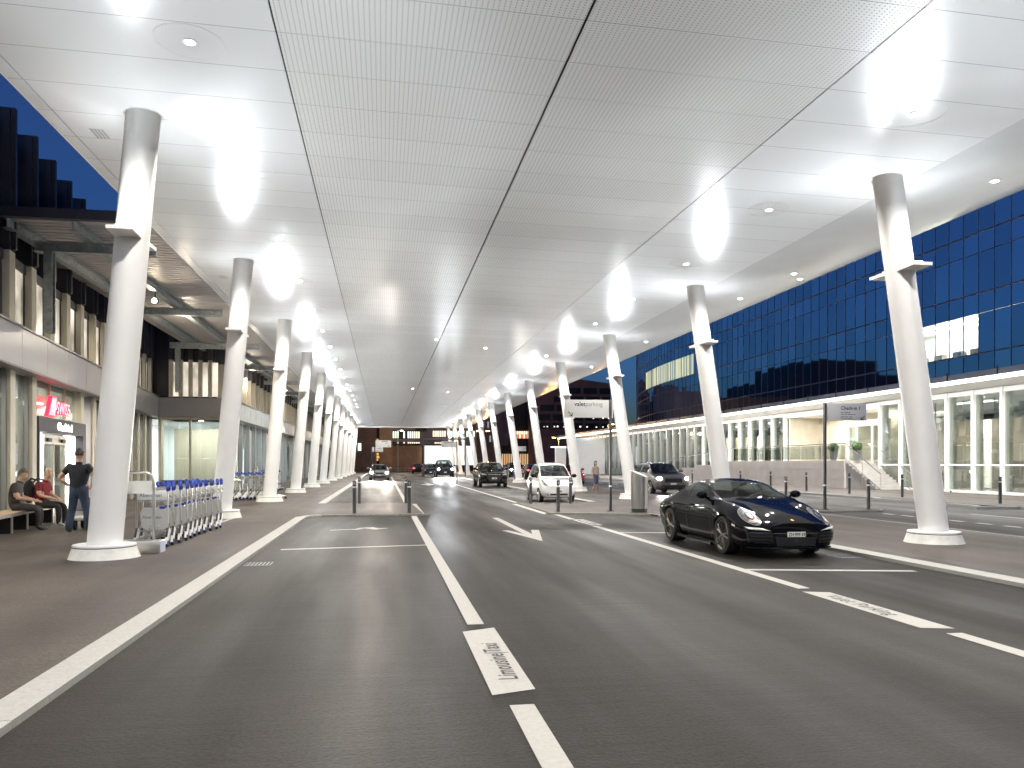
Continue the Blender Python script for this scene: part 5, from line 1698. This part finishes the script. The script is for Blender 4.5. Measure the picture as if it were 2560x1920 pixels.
# ------------------------------------------------------------------ street furniture
def bollard(label, x, y, z=PZ, h=1.0, group='dark bollards with white reflective bands'):
    th = thing('bollard', label, 'bollard', (x, y, z), 0, group)
    t = MB(); t.lathe([(.062, 0), (.062, .02), (.058, .03), (.058, h*.78)], seg=20); t.build('post', M['post'], th)
    t = MB(); t.lathe([(.0595, h*.78), (.0595, h*.83)], seg=20); t.build('reflective_band', M['panelw'], th)
    t = MB(); t.lathe([(.058, h*.83), (.058, h*.985), (.05, h), (.01, h)], seg=20)
    cp = t.build('cap', M['post'], th)
    t = MB(); t.prism([(-.02, -.0615, h*.885), (.02, -.0615, h*.885), (.02, -.0615, h*.955), (-.02, -.0615, h*.955)], (0, .012, 0)); t.build('pictogram', M['inkgrey'], cp)
    return th
B0 = bollard('dark bollard at the near left corner of the left crossing', -.88, 24.75)
def bol(label, x, y, z=PZ, s=1.): 
    o = dup(B0, (x, y, z), label=label)
    if s != 1.: o.scale = (1, 1, s)
bol('dark bollard at the far left corner of the left crossing', -.90, 30.6)
bol('dark bollard at the near right corner of the left crossing', .80, 24.75)
bol('dark bollard at the far right corner of the left crossing', .86, 30.6)
bol('dark bollard standing in front of the white electric car', 5.52, 24.6)
bol('dark bollard beside the left front wheel of the white electric car', 5.56, 29.6)
bol('dark bollard beside the right front wheel of the white electric car', 7.08, 29.4)
bol('dark bollard on the right island next to the check-in direction sign', 16.08, 24.15)
bol('dark bollard on the right island just above the black car mirror', 16.0, 29.5)
for i, (y, lab) in enumerate(((26.0, 'grey bollard on the far pavement nearest the camera'), (31.6, 'grey bollard on the far pavement seen left of the nearest right column'), (35.6, 'grey bollard on the far pavement right of the check-in signpost'), (39.6, 'grey bollard on the far pavement left of the check-in signpost'), (43.6, 'grey bollard on the far pavement above the sports car roof'), (47.6, 'grey bollard on the far pavement beside the second right column'), (55.6, 'grey bollard on the far pavement above the sports car tail'), (60, 'grey bollard on the far pavement behind the grey suv'))):
    bol(lab, 22.68, y, .09)
def sign_post(label, x, y, px, pz, w_, h, group=None, text=None, thin=.05, mw=.06):
    """post at x,y; panel from px (left edge) at height pz"""
    th = thing('direction_sign', label, 'sign', (x, y, PZ), 0, group)
    t = MB(); t.box((-mw/2, -.06, 0), (mw/2, .06, pz+h), bev=.006); t.box((-.09, -.09, 0), (.09, .09, .02))
    t.build('post', M['post'], th)
    t = MB(); t.box((-mw/2-.003, -.063, .78), (mw/2+.003, .063, .83)); t.build('reflective_band', M['panelw'], th)
    t = MB(); t.box((px-x, -.03, pz), (px-x+w_, .03, pz+h), bev=.005)
    p = t.build('panel', M['signface'], th)
    return th, p
def arrow_down(parent, x, y, z, s, right=True):
    k = 1 if right else -1
    t = MB()
    d = .012
    def bar(a, b, wd):
        a, b = Vector(a), Vector(b); n = Vector((-(b-a).z, 0, (b-a).x)).normalized()*wd/2
        t.prism([a-n, b-n, b+n, a+n], (0, .004, 0))
    bar((x-k*s*.5, y, z+s*.5), (x+k*s*.38, y, z-s*.38), s*.17)
    bar((x+k*s*.5, y-.001, z-s*.58), (x+k*s*.5, y-.001, z+s*.25), s*.17)
    bar((x+k*s*.58, y-.002, z-s*.5), (x-k*s*.25, y-.002, z-s*.5), s*.17)
    t.build('arrow', M['ink'], parent)
th, p = sign_post('grey valetparking sign on a dark post beside the steel bin', 7.22, 24.5, 5.70, 3.0, 1.46, .57)
lettering('valet', .195, M['ink'], p, (-1.20, -.031, 3.37), (R(90), 0, 0), extrude=.002, bold=.003, sx=.98)
lettering('parking', .195, M['inkgrey'], p, (-.835, -.031, 3.37), (R(90), 0, 0), extrude=.002, sx=.98)
arrow_down(p, -1.34, -.036, 3.12, .13)
t = MB(); t.box((.035, -.035, 3.0), (.075, .035, 3.57)); t.build('end_cap', M['signface'], th)
th, p = sign_post('pale Check-in 1 sign on a dark post behind the black sports car', 14.52, 24.2, 14.585, 2.97, 1.43, .57)
lettering('Check-in 1', .165, M['ink'], p, (.56, -.031, 3.33), (R(90), 0, 0), extrude=.002, bold=.002)
for i, ws in enumerate(((.10, .22), (.12, .08, .20, .07), (.16, .09, .12), (.08, .14, .18))):
    word_bars(p, .56, -.0325, 3.222-.062*i-(.02 if i > 1 else 0), ws, .026)
arrow_down(p, 1.36, -.036, 3.06, .13, False)
th, p = sign_post('white direction sign hung left above the silver car lane, the larger of two', -.58, 54.5, -.52, 2.62, 1.05, .47, mw=.07)
word_bars(p, .45, -.0325, 2.98, (.42,), .05); word_bars(p, .72, -.0325, 2.88, (.15,), .04); arrow_down(p, .92, -.036, 2.72, .1)
th, p = sign_post('smaller white direction sign behind the larger one on the left', -.98, 68, -.94, 2.5, .92, .39, mw=.07)
word_bars(p, .5, -.0325, 2.78, (.3,), .05)
th, p = sign_post('pale direction sign on a dark post in front of the blue van', 5.36, 58, 4.22, 2.7, 1.08, .44, mw=.07)
word_bars(p, -.95, -.0325, 3.02, (.7,), .05); arrow_down(p, -1.05, -.036, 2.82, .1)
th, p = sign_post('small pale direction sign between the far right columns behind the minicar', 11.0, 66, 11.05, 2.55, .95, .42, mw=.07)
arrow_down(p, .1, -.036, 2.66, .12, False)
bn = thing('litter_bin', 'tall cylindrical stainless steel bin with slanted top beside the valet sign', 'bin', (8.0, 23.95, PZ))
t = MB(); t.lathe([(.25, 0), (.25, .11)], seg=32); t.build('base', M['post'], bn)
t = MB()
rings = []
for z in (.11, .5, .85):
    rings.append([t.bm.verts.new((.262*math.cos(2*PI*j/36), .262*math.sin(2*PI*j/36), z)) for j in range(36)])
rings.append([t.bm.verts.new((.262*math.cos(2*PI*j/36), .262*math.sin(2*PI*j/36), 1.22-.10*math.cos(2*PI*j/36)+.06*math.sin(2*PI*j/36))) for j in range(36)])
for A, B in zip(rings, rings[1:]):
    for j in range(36): t.bm.faces.new((A[j], A[(j+1) % 36], B[(j+1) % 36], B[j])).smooth = True
t.build('body', M['steel'], bn)
t = MB(); t.bm.faces.new([t.bm.verts.new((.258*math.cos(2*PI*j/36), .258*math.sin(2*PI*j/36), 1.205-.10*math.cos(2*PI*j/36)+.06*math.sin(2*PI*j/36))) for j in range(36)])
t.build('slanted_top', M['white'], bn)
bn2 = dup(bn, (7.85, 57.8, PZ), label='distant steel bin in front of the pale blue topped box near the van')
bx = thing('container', 'pale plastic box with a blue lid behind the distant steel bin', 'container', (8.9, 61, PZ))
t = MB(); t.prism([(-.45, -.35, 0), (.45, -.35, 0), (.52, -.35, 1.0), (-.52, -.35, 1.0)], (0, .7, 0)); t.build('tub', M['panelw'], bx)
t = MB(); t.box((-.6, -.42, 1.0), (.6, .42, 1.1), bev=.02); t.build('lid', M['blue'], bx)

# ------------------------------------------------------------------ luggage trolleys
def trolley(label, loc, group, rz=0.):
    th = thing('luggage_trolley', label, 'trolley', loc, rz, group)
    hw = .27
    for s in (-1, 1):
        t = MB(); t.tube([(s*hw, 0, .20), (s*hw, -.02, .98), (s*hw, -.03, 1.05)], .014, 4, sq=True); t.build('upright', M['steel'], th)
        t = MB()
        t.tube([(s*hw, -.03, 1.03), (s*hw, -.035, 1.10)], .022, 8); t.tube([(s*hw, -.035, 1.10), (s*hw, -.02, 1.15), (s*hw, .06, 1.10), (s*hw, .10, 1.04)], [.034, .04, .032, .02], 8)
        t.build('handle_grip', M['blue'], th)
        t = MB()   # swept white side fork
        t.prism([(s*hw-.018, -.16, .07), (s*hw-.018, -.02, .07), (s*hw-.018, .13, .30), (s*hw-.018, .02, .36), (s*hw-.018, -.13, .17)], (.036, 0, 0)); t.build('fork', M['white'], th)
        t = MB(); t.tube([(s*hw, -.12, .20), (s*hw, .05, .42)], .02, 6); t.build('fork_pad', M['ink'], th)
        t = MB(); t.lathe([(.062, -.022), (.066, -.012), (.066, .012), (.062, .022)], (s*hw, -.07, .066), 'x', 14); wh = t.build('wheel', M['rubber'], th)
        t = MB(); t.lathe([(.034, -.026), (.034, .026)], (s*hw, -.07, .066), 'x', 10); t.build('hub', M['blue'], wh)
    t = MB(); t.tube([(-hw, -.03, 1.07), (hw, -.03, 1.07)], .015, 8); t.build('handle_bar', M['steel'], th)
    t = MB(); t.tube([(-hw, .02, .96), (-hw*.98, .30, .90), (hw*.98, .30, .90), (hw, .02, .96)], .011, 6); t.tube([(-hw, .02, .84), (-hw*.98, .30, .84), (hw*.98, .30, .84), (hw, .02, .84)], .009, 6)
    for i in range(7): t.tube([(-hw+.09*i, .02, .84), (-hw+.09*i, .30, .84)], .005, 4)
    t.build('basket', M['chrome'], th)
    t = MB(); t.box((-.255, -.032, .87), (.255, -.018, 1.02), bev=.006); ap = t.build('advert_panel', M['panelw'], th)
    lettering('Aberdeen', .098, M['advink'], ap, (-.22, -.034, .925), (R(90), 0, 0), extrude=.001)
    # rounded lower panel in a bent tube
    P = [(-.24, .14, .36), (-.24, .10, .62), (-.18, .09, .72), (.18, .09, .72), (.24, .10, .62), (.24, .14, .36), (.16, .18, .30), (-.16, .18, .30)]
    t = MB(); t.tube(P, .013, 6, closed=True); t.build('panel_frame', M['chrome'], th)
    t = MB(); t.prism([(p_[0]*.97, p_[1]-.004, p_[2]) for p_ in P], (0, .008, 0)); lp = t.build('lower_panel', M['panelw'], th)
    lettering('Aberdeen', .085, M['advink'], lp, (-.20, .075, .52), (R(96), 0, 0), extrude=.001)
    t = MB(); t.box((.10, .07, .70), (.20, .11, .745), bev=.008); t.build('clip', M['blue'], th)
    t = MB()
    t.tube([(-hw, -.04, .16), (-.20, .45, .15), (-.10, .86, .14), (.10, .86, .14), (.20, .45, .15), (hw, -.04, .16)], .015, 6); t.tube([(-.2, .45, .15), (.2, .45, .15)], .012, 6); t.tube([(-hw, 0, .30), (hw, 0, .30)], .012, 6); t.tube([(0, .1, .28), (0, .86, .15)], .012, 6)
    t.build('base_frame', M['steel'], th)
    t = MB(); t.tube([(.09*math.cos(2*PI*i/16), .12+.04*math.sin(2*PI*i/16), .30+.12*math.sin(2*PI*i/16)) for i in range(16)], .012, 5, closed=True); t.build('spare_ring', M['chrome'], th)
    t = MB(); t.lathe([(.05, -.018), (.056, 0), (.05, .018)], (0, .86, .056), 'x', 14); t.build('wheel', M['rubber'], th)
    return th
Ty = [15.35, 15.72, 16.12, 16.58, 17.02, 17.50, 17.98, 18.44, 18.88, 19.35, 19.72]
T0 = trolley('chrome luggage trolley with an advert panel, first behind the hooped stand', (-4.19, Ty[0], PZ), 'luggage trolleys nested by the nearest left column')
for i, y in enumerate(Ty[1:]):
    dup(T0, (-4.19+.035*math.sin(i*.9)+.006*i, y, PZ), R(random.uniform(-2.5, 2.5)), f'chrome luggage trolley nested in the near row, {ordinals[i+1] if i < 9 else "last"} behind the hooped stand')
for i in range(6):
    dup(T0, (-6.30+.27*i, 34.0+.14*i, PZ), R(-68), f'luggage trolley in the second row behind the second left column, {ordinals[i] if i else "leftmost"} from the left', 'luggage trolleys behind the second left column')
for i in range(5):
    dup(T0, (-6.2+.05*i, 44.0+.42*i, PZ), R(-20), f'luggage trolley in the far row behind the third left column, {ordinals[i]} from the camera', 'luggage trolleys behind the third left column')
st = thing('trolley_stand', 'steel hoop stand with white panel and box foot ahead of the trolley row', 'stand', (-4.18, 14.45, PZ))
t = MB(); t.box((-.42, -.16, 0), (.40, .18, .215), bev=.006); t.build('foot_box', M['steel'], st)
t = MB(); t.box((.401, -.155, .01), (.406, .17, .20)); t.build('foot_label', pm('pale blue label', (.55, .60, .72), .4), st)
t = MB(); t.tube([(-.30, 0, .21), (-.30, 0, 1.22), (-.27, 0, 1.33), (-.18, 0, 1.38), (.14, 0, 1.38), (.23, 0, 1.33), (.26, 0, 1.22), (.26, 0, .21)], .026, 10); t.build('hoop', M['steel'], st)
t = MB(); t.box((-.27, -.012, 1.02), (.23, .012, 1.24)); t.build('panel', M['panelw'], st)
s2 = dup(st, (-5.4, 35.2, PZ), R(-68), 'steel hoop stand at the end of the second trolley row')
# cargo trolley behind the standing man
ct = thing('platform_trolley', 'flat platform trolley with a bent chrome push bar behind the standing man', 'trolley', (-6.55, 19.9, PZ), R(4))
t = MB(); t.box((-.62, -.38, .22), (.42, .42, .29), bev=.01); t.build('platform', M['limest'], ct)
t = MB(); t.tube([(.40, -.30, .25), (.40, -.30, .98), (.34, -.30, 1.10), (.22, -.30, 1.15), (-.05, -.30, 1.15)], .022, 8); t.tube([(.40, .34, .25), (.40, .34, .98), (.34, .34, 1.10), (.22, .34, 1.15)], .022, 8); t.tube([(.40, -.3, .8), (.40, .34, .8)], .015, 6); t.build('push_bar', M['chrome'], ct)
for x in (-.5, .32):
    for y in (-.3, .32):
        t = MB(); t.lathe([(.085, -.03), (.10, -.015), (.10, .015), (.085, .03)], (x, y, .10), 'x', 16); t.box((x-.045, y-.03, .10), (x+.045, y+.03, .22)); t.build('castor', M['rubber'], ct)
# bench along the wall
be = thing('bench', 'long timber topped bench with dark panel legs along the glass front', 'bench', (-8.3, 19, PZ))
fd = Vector((-.137, .990, 0)); fn = Vector((-.990, -.137, 0))
def bq(t, a, b, d0, d1, z0, z1):
    o = Vector((-8.03+.02, 18.75, 0))
    P = [o+fd*a+fn*d0, o+fd*b+fn*d0, o+fd*b+fn*d1, o+fd*a+fn*d1]
    t.prism([(p_.x, p_.y, z0) for p_ in P], (0, 0, z1-z0))
for a, b in ((-1.9, .62), (.63, 3.6)):
    t = MB(); bq(t, a, b, -.02, .50, .40+PZ, .455+PZ); t.build('seat_plank', M['wood'], be, world=True)
    t = MB(); bq(t, a, b, -.035, -.022, .375+PZ, .455+PZ); t.build('edge_strip', M['steel'], be, world=True)
for a in (0., 1.15, 2.35, 3.4):
    t = MB(); bq(t, a, a+.06, .03, .47, PZ, .40+PZ); lg = t.build('leg', M['black'], be, world=True)
    t = MB(); bq(t, a-.01, a+.07, .0, .028, PZ, .40+PZ); t.build('leg_edge', M['steel'], lg, world=True)
wl = thing('bright_lamp', 'small dazzling white lamp peeping out beside the nearest left column', 'lamp', (-7.15, 23.0, PZ))  # lit lamp known only as a bright point, drawn as a glowing ball
t = MB(); t.tube([(0, 0, 0), (0, 0, 1.45)], .03, 8); t.build('post', M['post'], wl)
t = MB(); t.ball((0, -.02, 1.5), .055, 12, 8); t.build('lens', em('dazzling lamp', (.85, .95, 1), 60), wl)
# ------------------------------------------------------------------ people
def figure(label, loc, rz, J, E_, mats, zones, head, hair=None, hands=(), scale=1., group=None):
    """J: joint -> (x, y, z, r); E_: (a, b, zone); one skinned continuous body, head and hands grown from it"""
    root = thing('person', label, 'person', loc, rz, group)
    names = list(J)
    me = bpy.data.meshes.new('skel')
    me.from_pydata([J[n][:3] for n in names], [(names.index(a), names.index(b)) for a, b, z in E_], [])
    o = bpy.data.objects.new('skel', me)
    COL.objects.link(o)
    sk = o.modifiers.new('skin', 'SKIN')
    sk.use_smooth_shade = True
    for i, n in enumerate(names):
        r = J[n][3]
        d = me.skin_vertices[0].data[i]
        d.radius = r if isinstance(r, tuple) else (r, r)
        d.use_root = (n == 'pelvis')
    ss = o.modifiers.new('sub', 'SUBSURF')
    ss.levels = ss.render_levels = 2
    bpy.context.view_layer.update()
    dg = bpy.context.evaluated_depsgraph_get()
    m2 = bpy.data.meshes.new_from_object(o.evaluated_get(dg))
    bpy.data.objects.remove(o)
    t = MB()
    t.bm.from_mesh(m2)
    segs = [(Vector(J[a][:3]), Vector(J[b][:3]), z, (J[a][3] if not isinstance(J[a][3], tuple) else J[a][3][0])) for a, b, z in E_]
    for f in t.bm.faces:
        c = f.calc_center_median()
        best, bz = 1e9, 0
        for a, b, z, r in segs:
            ab = b-a
            k = max(0, min(1, (c-a).dot(ab)/ab.length_squared))
            d = (c-a-ab*k).length-r*.6
            if d < best: best, bz = d, z
        f.material_index = zones.index(bz)
        f.smooth = True
    si = zones.index('skin')
    # head
    hx, hy, hz, yaw = head
    T = Matrix.Translation((hx, hy, hz)) @ Matrix.Rotation(yaw, 4, 'Z')
    q = lambda x, y, z: T @ Vector((x, y, z))
    t.ball((hx, hy, hz), (.083, .100, .130), 18, 12, si, Matrix.Rotation(yaw, 4, 'Z'))
    t.ball(q(0, .045, -.065), (.058, .060, .068), 12, 8, si)
    t.ball(q(0, .103, -.012), (.014, .022, .026), 8, 6, si)
    ki = zones.index('dark')
    for s in (-1, 1):
        t.ball(q(s*.083, -.005, -.005), (.012, .022, .034), 8, 6, si)
        t.ball(q(s*.03, .091, .018), (.012, .008, .007), 8, 6, ki)
        t.ball(q(s*.03, .090, .038), (.018, .008, .005), 8, 6, ki)
    t.ball(q(0, .099, -.058), (.024, .010, .006), 8, 6, ki)
    # hands: palm and five separate curled fingers
    for (p, d, up, sd) in hands:
        p, d, up = Vector(p), Vector(d).normalized(), Vector(up).normalized()
        s = d.cross(up).normalized()*sd
        t.ball(p+d*.04, (.028, .036, .036), 10, 8, si)
        for i, ln in enumerate((.070, .078, .074, .058)):
            b = p+d*.065+s*(.030-.020*i)
            t.tube([b, b+d*ln*.45-up*.004, b+d*ln*.8-up*.018, b+d*ln-up*.036], [.0095, .009, .008, .006], 6, si)
        b = p+d*.02+s*.036
        t.tube([b, b+d*.03+s*.022-up*.008, b+d*.055+s*.026-up*.02], [.011, .0095, .007], 6, si)
    bo = t.build('body', [mats[z] for z in zones], root)
    for p_ in bo.data.polygons: p_.use_smooth = True
    if hair:
        kind, m = hair
        t = MB()
        bm = t.bm
        bmesh.ops.create_uvsphere(bm, u_segments=22, v_segments=14, radius=1, matrix=Matrix.Translation((hx, hy, hz)) @ Matrix.Rotation(yaw, 4, 'Z') @ Matrix.Diagonal((.092, .110, .140, 1)))
        inv = T.inverted()
        cutf = []
        for f in bm.faces:
            c = inv @ f.calc_center_median()
            keep = c.z > .045 or (c.y < .02 and c.z > -.035) or (kind == 'long' and c.y < .03)
            if kind == 'long': keep = c.z > .05 or c.y < .03
            if kind == 'fringe': keep = (c.y < .0 and -.05 < c.z < .05)
            if not keep: cutf.append(f)
        bmesh.ops.delete(bm, geom=cutf, context='FACES')
        for v in bm.verts:
            v.co += Vector((random.gauss(0, .002), random.gauss(0, .002), random.gauss(0, .002)))
        if kind == 'long': t.ball(q(0, -.05, -.14), (.08, .05, .13), 12, 8)
        h = t.build('hair', m, root)
        for p_ in h.data.polygons: p_.use_smooth = True
    return root
def edges(upper='shirt', fore='skin', leg='trousers', foot='shoe'):
    E_ = [('pelvis', 'waist', upper), ('waist', 'chest', upper), ('chest', 'neckb', upper), ('neckb', 'neck', 'skin'), ('neck', 'skull', 'skin')]
    for s in 'lr':
        E_ += [('chest', 'sh'+s, upper), ('sh'+s, 'sleeve'+s, upper), ('sleeve'+s, 'elbow'+s, fore), ('elbow'+s, 'wrist'+s, fore), ('pelvis', 'hip'+s, leg), ('hip'+s, 'knee'+s, leg), ('knee'+s, 'shin'+s, leg), ('shin'+s, 'ankle'+s, leg), ('ankle'+s, 'toe'+s, foot)]
    return E_
ZN = ['shirt', 'skin', 'trousers', 'shoe', 'dark']
hairbrown = pm('dark brown hair', (.035, .022, .016), .6, 0, .3, 60)
hairgrey = pm('short greying hair', (.09, .075, .065), .6, 0, .3, 60)
def jeans_mat():
    return pm('blue denim', (.032, .048, .085), .75, 0, .45, 5, .2, 90)
def cloth(n, c): return pm(n, c, .8, 0, .12, 8, .25, 18)
def mir(d):
    J = dict(d)
    for k, v in d.items():
        if k.endswith('l') and k[:-1] in ('sh', 'sleeve', 'elbow', 'wrist', 'hip', 'knee', 'shin', 'ankle', 'toe') and k[:-1]+'r' not in d:
            J[k[:-1]+'r'] = (-v[0],)+tuple(v[1:])
    return J
# man standing with hands on hips, seen from behind
J = mir({'pelvis': (0, 0, .97, (.175, .14)), 'waist': (0, 0, 1.12, (.185, .15)), 'chest': (0, .01, 1.36, (.20, .145)), 'neckb': (0, .0, 1.455, (.085, .08)), 'neck': (0, .015, 1.60, .062), 'skull': (0, .025, 1.70, .07),
         'shl': (-.20, 0, 1.475, .088), 'sleevel': (-.295, -.02, 1.345, .076), 'elbowl': (-.41, -.05, 1.21, .046), 'wristl': (-.24, .05, 1.04, .033),
         'hipl': (-.10, 0, .90, .118), 'kneel': (-.165, .02, .50, .085), 'shinl': (-.19, -.01, .30, .082), 'anklel': (-.215, -.02, .10, .07), 'toel': (-.265, .15, .045, .046)})
figure('man in black t-shirt and blue jeans standing with hands on hips, back turned', (-6.60, 18.6, PZ), R(-8), J, edges(), {'shirt': cloth('black t-shirt', (.010, .011, .016)), 'skin': M['skin'], 'trousers': jeans_mat(), 'shoe': cloth('brown shoe', (.10, .07, .05)), 'dark': M['ink']}, ZN,
       (0, .03, 1.745, 0), ('short', hairbrown), [((-.225, .055, 1.025), (.75, .3, -.35), (0, 0, 1), -1), ((.225, .055, 1.025), (-.75, .3, -.35), (0, 0, 1), 1)])
# seated men, local +Y is where they face
def seated(**k):
    d = {'pelvis': (0, 0, .595, (.17, .14)), 'waist': (0, .0, .73, (.18, .15)), 'chest': (0, .06, .98, (.19, .14)), 'neckb': (0, .10, 1.09, .08), 'neck': (0, .14, 1.215, .06), 'skull': (0, .17, 1.31, .068),
         'shl': (-.195, .06, 1.09, .085), 'sleevel': (-.235, .08, .94, .072), 'elbowl': (-.26, .11, .81, .045), 'wristl': (-.12, .40, .735, .033),
         'hipl': (-.10, .05, .575, .112), 'kneel': (-.14, .50, .545, .078), 'shinl': (-.135, .515, .32, .066), 'anklel': (-.13, .49, .115, .055), 'toel': (-.14, .66, .05, .046)}
    d.update(k)
    return mir(d)
figure('seated man in dark grey polo shirt and grey trousers on the bench', (-8.40, 19.75, 0), R(-78), seated(), edges(), {'shirt': cloth('dark grey polo', (.055, .048, .042)), 'skin': M['skin'], 'trousers': cloth('charcoal trousers', (.035, .031, .032)), 'shoe': M['black'], 'dark': M['ink']}, ZN,
       (0, .185, 1.345, R(-12)), ('short', hairgrey), [((-.12, .41, .73), (.3, 1, -.1), (0, 0, 1), -1), ((.12, .41, .73), (-.3, 1, -.1), (0, 0, 1), 1)])
figure('seated bald man in a red polo shirt with hands clasped on the bench', (-8.36, 21.1, 0), R(-98), seated(wristl=(-.05, .44, .69, .033)), edges(), {'shirt': cloth('dark red polo', (.20, .008, .014)), 'skin': M['skin'], 'trousers': cloth('black trousers', (.016, .013, .013)), 'shoe': cloth('grey trainers', (.22, .22, .22)), 'dark': M['ink']}, ZN,
       (0, .185, 1.36, R(-42)), ('fringe', hairgrey), [((-.05, .45, .685), (.5, 1, -.2), (0, 0, 1), -1), ((.05, .45, .685), (-.5, 1, -.2), (0, 0, 1), 1)])
bp_ = thing('backpack', 'black backpack on the back of the seated man in red', 'backpack', (-8.54, 20.95, .62), R(-98))
t = MB(); t.ball((0, -.03, .28), (.17, .12, .29), 16, 12); t.build('bag', cloth('black nylon', (.012, .012, .014)), bp_)
for s in (-1, 1):
    t = MB(); t.tube([(s*.11, .0, .50), (s*.13, .10, .60), (s*.13, .27, .55), (s*.15, .31, .36)], [.022, .026, .026, .02], 6); t.build('strap', M['black'], bp_)
# pedestrian beyond the island
J = mir({'pelvis': (0, 0, .90, (.15, .12)), 'waist': (0, 0, 1.03, (.135, .11)), 'chest': (0, 0, 1.22, (.15, .11)), 'neckb': (0, 0, 1.37, .06), 'neck': (0, .01, 1.42, .05), 'skull': (0, .015, 1.50, .06),
         'shl': (-.16, 0, 1.32, .06), 'sleevel': (-.19, 0, 1.20, .052), 'elbowl': (-.215, -.02, 1.06, .038), 'wristl': (-.21, .06, .84, .03),
         'hipl': (-.09, 0, .84, .105), 'kneel': (-.10, .03, .47, .06), 'shinl': (-.10, .0, .28, .05), 'anklel': (-.10, -.02, .10, .038), 'toel': (-.11, .12, .04, .034)})
J['kneer'] = (.10, .12, .48, .06); J['shinr'] = (.10, .05, .29, .05); J['ankler'] = (.10, -.06, .13, .038); J['toer'] = (.11, .06, .06, .034)
figure('dark haired pedestrian in pale top and blue shorts behind the valet sign', (11.3, 41.2, PZ), R(200), J, [(a, b, ('skin' if z == 'trousers' and a[:4] in ('knee', 'shin') else z)) for a, b, z in edges()], {'shirt': cloth('pale beige top', (.42, .34, .30)), 'skin': M['skin'], 'trousers': cloth('blue shorts', (.06, .08, .16)), 'shoe': cloth('grey shoe', (.2, .18, .17)), 'dark': M['ink']}, ZN,
       (0, .02, 1.535, 0), ('long', hairbrown), [((-.21, .07, .82), (0, .2, -1), (0, 1, 0), 1), ((.21, .07, .82), (0, .2, -1), (0, 1, 0), -1)])
# ------------------------------------------------------------------ render settings
scene.render.engine = 'CYCLES'
scene.cycles.use_denoising = True
try:
    scene.cycles.denoiser = 'OPENIMAGEDENOISE'
except Exception:
    pass
scene.cycles.max_bounces = 8
scene.cycles.diffuse_bounces = 4
scene.cycles.glossy_bounces = 4
scene.cycles.transparent_max_bounces = 16
scene.cycles.sample_clamp_indirect = 6
scene.cycles.use_light_tree = True
scene.view_settings.view_transform = 'Standard'
scene.view_settings.look = 'None'
scene.view_settings.exposure = EXPO
scene.view_settings.gamma = 1
